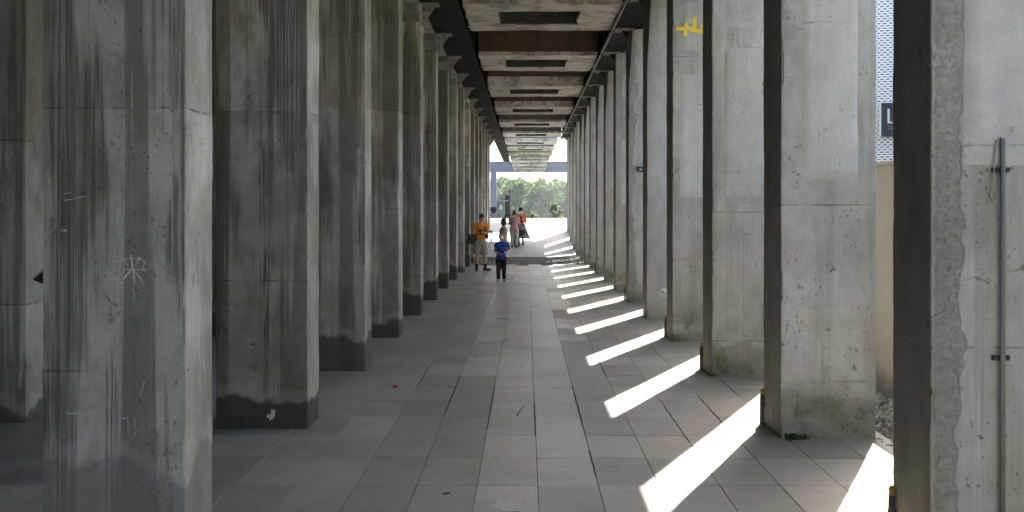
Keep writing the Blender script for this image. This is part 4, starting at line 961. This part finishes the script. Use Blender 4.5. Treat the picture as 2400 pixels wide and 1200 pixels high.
G().box(-.05, .05, -.03, .03, 0, .09).obj('body', M['black'], cw); G().tube([(0, -.031, .045), (0, -.09, .045)], .034, 14).obj('barrel', M['black'], cw)
G().tube([(-.04, 0, .091), (-.05, -.02, .20), (-.065, -.03, .33), (-.07, .03, .46)], [(.010, .003)] * 4, 6).obj('strap', M['black'], cw, True)
# --- boy in blue
H = 1.22; by = 27.7
M['blue'] = cloth('royal_blue_jersey', (0.012, 0.05, 0.34)); M['blackc'] = cloth('black_cloth', (0.010, 0.010, 0.012)); M['grey_shoe'] = cloth('grey_shoe', (0.22, 0.2, 0.18)); M['stripe'] = cloth('pale_stripe', (0.5, 0.5, 0.5))
t, P, hp = person('small boy in a royal blue shirt and black trousers looking up', (-.63, by, 0), R(-6), H, dict(pose={'eL': (.118, -.02, .625), 'wL': (.055, -.13, .59), 'eR': (-.122, -.02, .62), 'wR': (-.02, -.145, .585), 'aL': (.066, -.02, .05), 'kL': (.062, -.03, .285), 'fL': (.3, -1), 'fR': (-.1, -1), 'sL': (.092, 0, .785), 'sR': (-.092, 0, .785), 'neck': (0, .004, .815)},
    head=1.22, tilt=R(24), hair='short', hairm=M['hair_b'], mask=True, wide=1.06, top=dict(mat=M['blue'], hem=.46, sleeve=.85, loose=1.12, fat=1.15), bottom=dict(type='trousers', mat=M['blackc'], len=.055, wide=1.12), shoes=M['grey_shoe'], sole=M['stripe']))
for s in (-1, 1):
    S_, E_ = P['s' + ('L' if s > 0 else 'R')], P['e' + ('L' if s > 0 else 'R')]; c = lerp(S_, E_, .62); d = (E_ - S_).normalized()
    fuse(G().tube([c - d * .012, c + d * .012], .0535, 14), 'sleeve_band', M['stripe'], t, 0.006, 1)
ph = G().box(-.05, .05, -.012, .012, -.035, .035).obj('handheld_gadget', M['black']); ph.location = (-.60, by - .20, .60 * H); ph.rotation_euler = (R(60), 0, R(-6)); tag(ph, 'small dark gadget in the hands of the boy in blue', 'gadget')
# --- woman in profile behind the boy
M['taupe'] = cloth('taupe_blouse', (0.27, 0.235, 0.20)); M['palegrey'] = cloth('pale_grey_cloth', (0.42, 0.41, 0.385))
person('woman in a taupe blouse with dark bob standing behind the boy', (-.70, 34.0, 0), R(-82), 1.54, dict(hair='bob', tilt=R(-6), wide=1.05, top=dict(mat=M['taupe'], hem=.50, sleeve=.75, loose=1.15, fat=1.2), bottom=dict(type='trousers', mat=M['palegrey'], len=.055, wide=1.1), shoes=M['blackc']))
satchel('small black bag carried by the woman in taupe', (-.55, 33.80, .60), R(-80), .2, .17, .08, M['blackc'], [(-.07, 0, .16), (-.06, 0, .28), (.06, 0, .28), (.07, 0, .16)], name='hand_bag')
# --- woman in pink, back to the camera
M['pink'] = cloth('pink_jacket_cloth', (0.50, 0.255, 0.265)); z = ground_z(48)
t, P, hp = person('woman in a pink jacket and pale trousers seen from behind', (-.52, 48, z), R(172), 1.64, dict(hair='bob', tilt=R(-12), wide=1.08, pose={'eL': (.13, -.03, .645), 'wL': (.07, -.13, .66), 'eR': (-.13, -.03, .645), 'wR': (-.05, -.14, .66)},
    top=dict(mat=M['pink'], hem=.455, sleeve=1.9, loose=1.2, fat=1.2, flare=1.12, name='jacket'), bottom=dict(type='trousers', mat=M['palegrey'], len=.05, wide=1.2), shoes=M['blackc']))
band(t, 'strap', [(-.12, .03, 1.33), (-.02, .145, 1.22), (.12, .13, 1.02), (.175, .05, .86)], .03, M['blackc'])
# --- woman in orange cardigan and bucket hat
M['coral'] = cloth('coral_orange_knit', (0.72, 0.14, 0.035)); M['pat'] = cloth('dark_patterned_skirt', (0.13, 0.125, 0.12)); z = ground_z(49)
def pat():
    n = NT('grey_patterned_skirt', 0.85, 0.2); c = n.co(); n.base(n.mix(n.ss(n.noise(n.vec('MULTIPLY', c, (9, 9, 5)), 1, 4), 0.42, 0.6), (0.035, 0.035, 0.04), (0.26, 0.255, 0.24))); return n.m
M['pat'] = pat()
t, P, hp = person('woman in an orange cardigan, black bucket hat and patterned skirt', (-.24, 49, z), R(-4), 1.62, dict(hair='short', hat=M['blackc'], mask=True, tilt=R(-14), pose={'eL': (.135, -.03, .65), 'wL': (.035, -.145, .69), 'eR': (-.128, -.03, .64), 'wR': (-.02, -.145, .68)},
    top=dict(mat=M['coral'], hem=.47, sleeve=1.85, loose=1.16, fat=1.2, flare=1.1, name='cardigan'), bottom=dict(type='skirt', mat=M['pat'], len=.18, flare=.185, dx=.07, fold=.09), shoes=M['blackc'], socks=M['blackc']))
fuse(G().rings([(0, -.045, .60 * 1.62, .10, .095), (0, -.05, .70 * 1.62, .095, .093), (0, -.045, .79 * 1.62, .075, .085), (0, -.03, .815 * 1.62, .05, .06)], 20), 'black_top', M['blackc'], t, 0.008, 2)
ph = G().box(-.035, .035, -.005, .005, -.07, .07).obj('mobile_phone', M['black']); ph.location = (-.22, 49 - .30, z + .70 * 1.62); ph.rotation_euler = (R(-20), 0, 0); tag(ph, 'phone held up by the woman in the bucket hat', 'phone')
bg = empty('rucksack', (-.42, 48.55, ground_z(48.55))); tag(bg, 'black rucksack standing on the plaza between the two women', 'bag')
fuse(G().rings([(0, 0, .0, .13, .08), (0, 0, .06, .16, .11), (0, 0, .25, .15, .10), (0, 0, .42, .11, .07), (0, 0, .46, .05, .03)], 20), 'pack', M['blackc'], bg, 0.01, 3, 0.012); G().tube([(-.03, 0, .45), (-.02, 0, .51), (.02, 0, .51), (.03, 0, .45)], .008, 6).obj('handle', M['black'], bg, True)
# --- woman with the pram
z = ground_z(63); M['blackd'] = cloth('black_dress_cloth', (0.016, 0.017, 0.022)); M['reddish'] = cloth('auburn_hair', (0.06, 0.022, 0.016))
t, P, hp = person('woman in a long black dress pushing a pram across the plaza', (-1.06, 63, z), R(-78), 1.60, dict(hair='bun', hairm=M['reddish'], tilt=R(10), wide=1.12, curl=.8, pose={'eL': (.14, -.02, .63), 'wL': (.09, -.165, .62), 'eR': (-.14, -.02, .63), 'wR': (-.09, -.165, .62)},
    top=dict(mat=M['blackd'], hem=.50, sleeve=.85, loose=1.16, fat=1.2), bottom=dict(type='skirt', mat=M['blackd'], len=.075, flare=.125, fold=.05), shoes=M['blackc']))
band(t, 'sling', [(.14, .02, 1.31), (.10, -.10, 1.24), (-.02, -.125, 1.08), (-.13, -.05, .92)], .03, M['stripe'])
pr = empty('pram', (-1.82, 62.85, z), 0); tag(pr, 'black folding pram with canopy beside the woman in black', 'pram')
for s in (-1, 1):
    G().tube([(.46, s * .19, .99), (.28, s * .2, .80), (-.08, s * .21, .40), (-.30, s * .21, .10)], .013, 8).obj('frame_tube', M['black'], pr, True)
    G().tube([(.26, s * .215, .10), (.10, s * .21, .35), (-.06, s * .21, .46)], .012, 8).obj('frame_tube', M['black'], pr, True)
    for x in (-.30, .26):
        w_ = empty('wheel', (x, s * .235, .085)); w_.parent = pr
        G().tube([(0, -.018, 0), (0, .018, 0)], .084, 20).obj('tyre', M['black'], w_); G().tube([(0, -.022, 0), (0, .022, 0)], .045, 14).obj('hub', M['stripe'], w_)
G().tube([(.46, -.2, .99), (.475, 0, 1.0), (.46, .2, .99)], .016, 10).obj('handle', M['black'], pr, True)
fuse(G().tube([(-.36, 0, .22), (-.2, 0, .26), (.0, 0, .33), (.12, 0, .55)], [(.17, .04), (.18, .06), (.18, .06), (.16, .03)], 14, side=(0, 1, 0)), 'seat', M['blackc'], pr, 0.012, 3)
fuse(G().ell((-.05, 0, .52), (.20, .20, .16)), 'canopy', M['blackc'], pr, 0.012, 3); G().box(-.12, .20, -.15, .15, .13, .16).obj('basket', M['blackc'], pr)
G().box(-.22, -.12, -.222, -.216, .27, .31).obj('badge', M['stripe'], pr)
bt = empty('hanging_bag', (-1.45, 62.62, z + .50)); tag(bt, 'pale patterned bag hanging from the pram handle', 'bag')
fuse(G().rings([(0, 0, 0, .07, .03), (0, 0, .05, .085, .045), (0, 0, .22, .07, .035), (0, 0, .27, .04, .015)], 16), 'pouch', M['stripe'], bt, 0.01, 2, 0.01); G().tube([(-.03, 0, .26), (.0, .06, .42), (.06, .12, .48)], .006, 6).obj('strap', M['pink'], bt, True)
# --- tripod
z = ground_z(46); tr = empty('camera_tripod', (-1.46, 46, z)); tag(tr, 'light tripod with a small black camera standing on the plaza', 'tripod')
M['tsilver'] = plain('grey_aluminium_tube', (0.25, 0.25, 0.25), 0.4, 0.1, 10, metal=0.5)
for a in (R(100), R(220), R(-25)):
    G().tube([(0, 0, .56), (.10 * math.cos(a), .10 * math.sin(a), .34), (.25 * math.cos(a), .25 * math.sin(a), .0)], [.014, .011, .009], 8).obj('leg', M['black'], tr, True)
G().tube([(0, 0, .40), (0, 0, .74)], .011, 8).obj('centre_column', M['tsilver'], tr, True); G().tube([(0, 0, .74), (0, 0, .80)], .024, 10).obj('head', M['black'], tr); G().tube([(.0, 0, .77), (.22, -.05, .64)], .007, 6).obj('pan_handle', M['black'], tr)
cb = G().box(-.10, .05, -.035, .035, .802, .885).obj('camera_body', M['black'], tr); G().tube([(-.101, 0, .842), (-.19, 0, .842)], .034, 12).obj('camera_barrel', M['black'], cb)
# --- small bin on the crest
bn = empty('litter_bin', (.37, 62, ground_z(62))); tag(bn, 'small black bin at the far edge of the plaza', 'bin'); G().rings([(0, 0, 0, .07, .07), (0, 0, .02, .08, .08), (0, 0, .22, .09, .09)], 14).obj('bucket', M['black'], bn); G().rings([(0, 0, .222, .095, .095), (0, 0, .245, .09, .09), (0, 0, .255, .03, .03)], 14).obj('lid', M['black'], bn)
# --- figure behind the nearest shaded column with an angular black bag showing past it
t, P, hp = person('person in black mostly hidden behind the nearest shaded column', (-3.02, 7.55, 0), R(60), 1.66, dict(hair='short', top=dict(mat=M['blackc'], hem=.5, sleeve=.8, loose=1.1), bottom=dict(type='trousers', mat=M['blackc'], len=.05), shoes=M['blackc']))
fb_ = empty('folder_bag', (-3.275, 7.50, 1.25)); tag(fb_, 'black angular bag with a pale edge poking out past the nearest shaded column', 'bag')
v = [(-.105, 0, .075), (.0, 0, .165), (.05, 0, .165), (.05, 0, -.045), (-.03, 0, -.02), (-.035, 0, .045)]; v += [(a, .07, c) for a, _, c in v]; n = 6
mesh_obj('pouch', v, [tuple(range(n - 1, -1, -1)), tuple(range(n, 2 * n))] + [(i, (i + 1) % n, (i + 1) % n + n, i + n) for i in range(n)], M['black'], fb_)
G().tube([(-.110, .0, .080), (-.06, 0, .122), (-.02, 0, .157)], .006, 6).obj('edge_trim', M['stripe'], fb_)

# ------------------------------------------------------------------ air
hm = bpy.data.materials.new('thin_summer_haze'); hm.use_nodes = True; ht = hm.node_tree; ht.nodes.clear()
ho = ht.nodes.new('ShaderNodeOutputMaterial'); hv = ht.nodes.new('ShaderNodeVolumePrincipled')
hv.inputs['Color'].default_value = (0.86, 0.92, 1.0, 1); hv.inputs['Density'].default_value = 0.0010; hv.inputs['Anisotropy'].default_value = 0.1
ht.links.new(hv.outputs[0], ho.inputs['Volume'])
tag(G().box(-920, 920, -220, 1820, -3.2, 15).obj('haze', hm), 'thin pale summer haze over the plaza', 'haze', kind='stuff')
bpy.data.scenes.remove(WS)
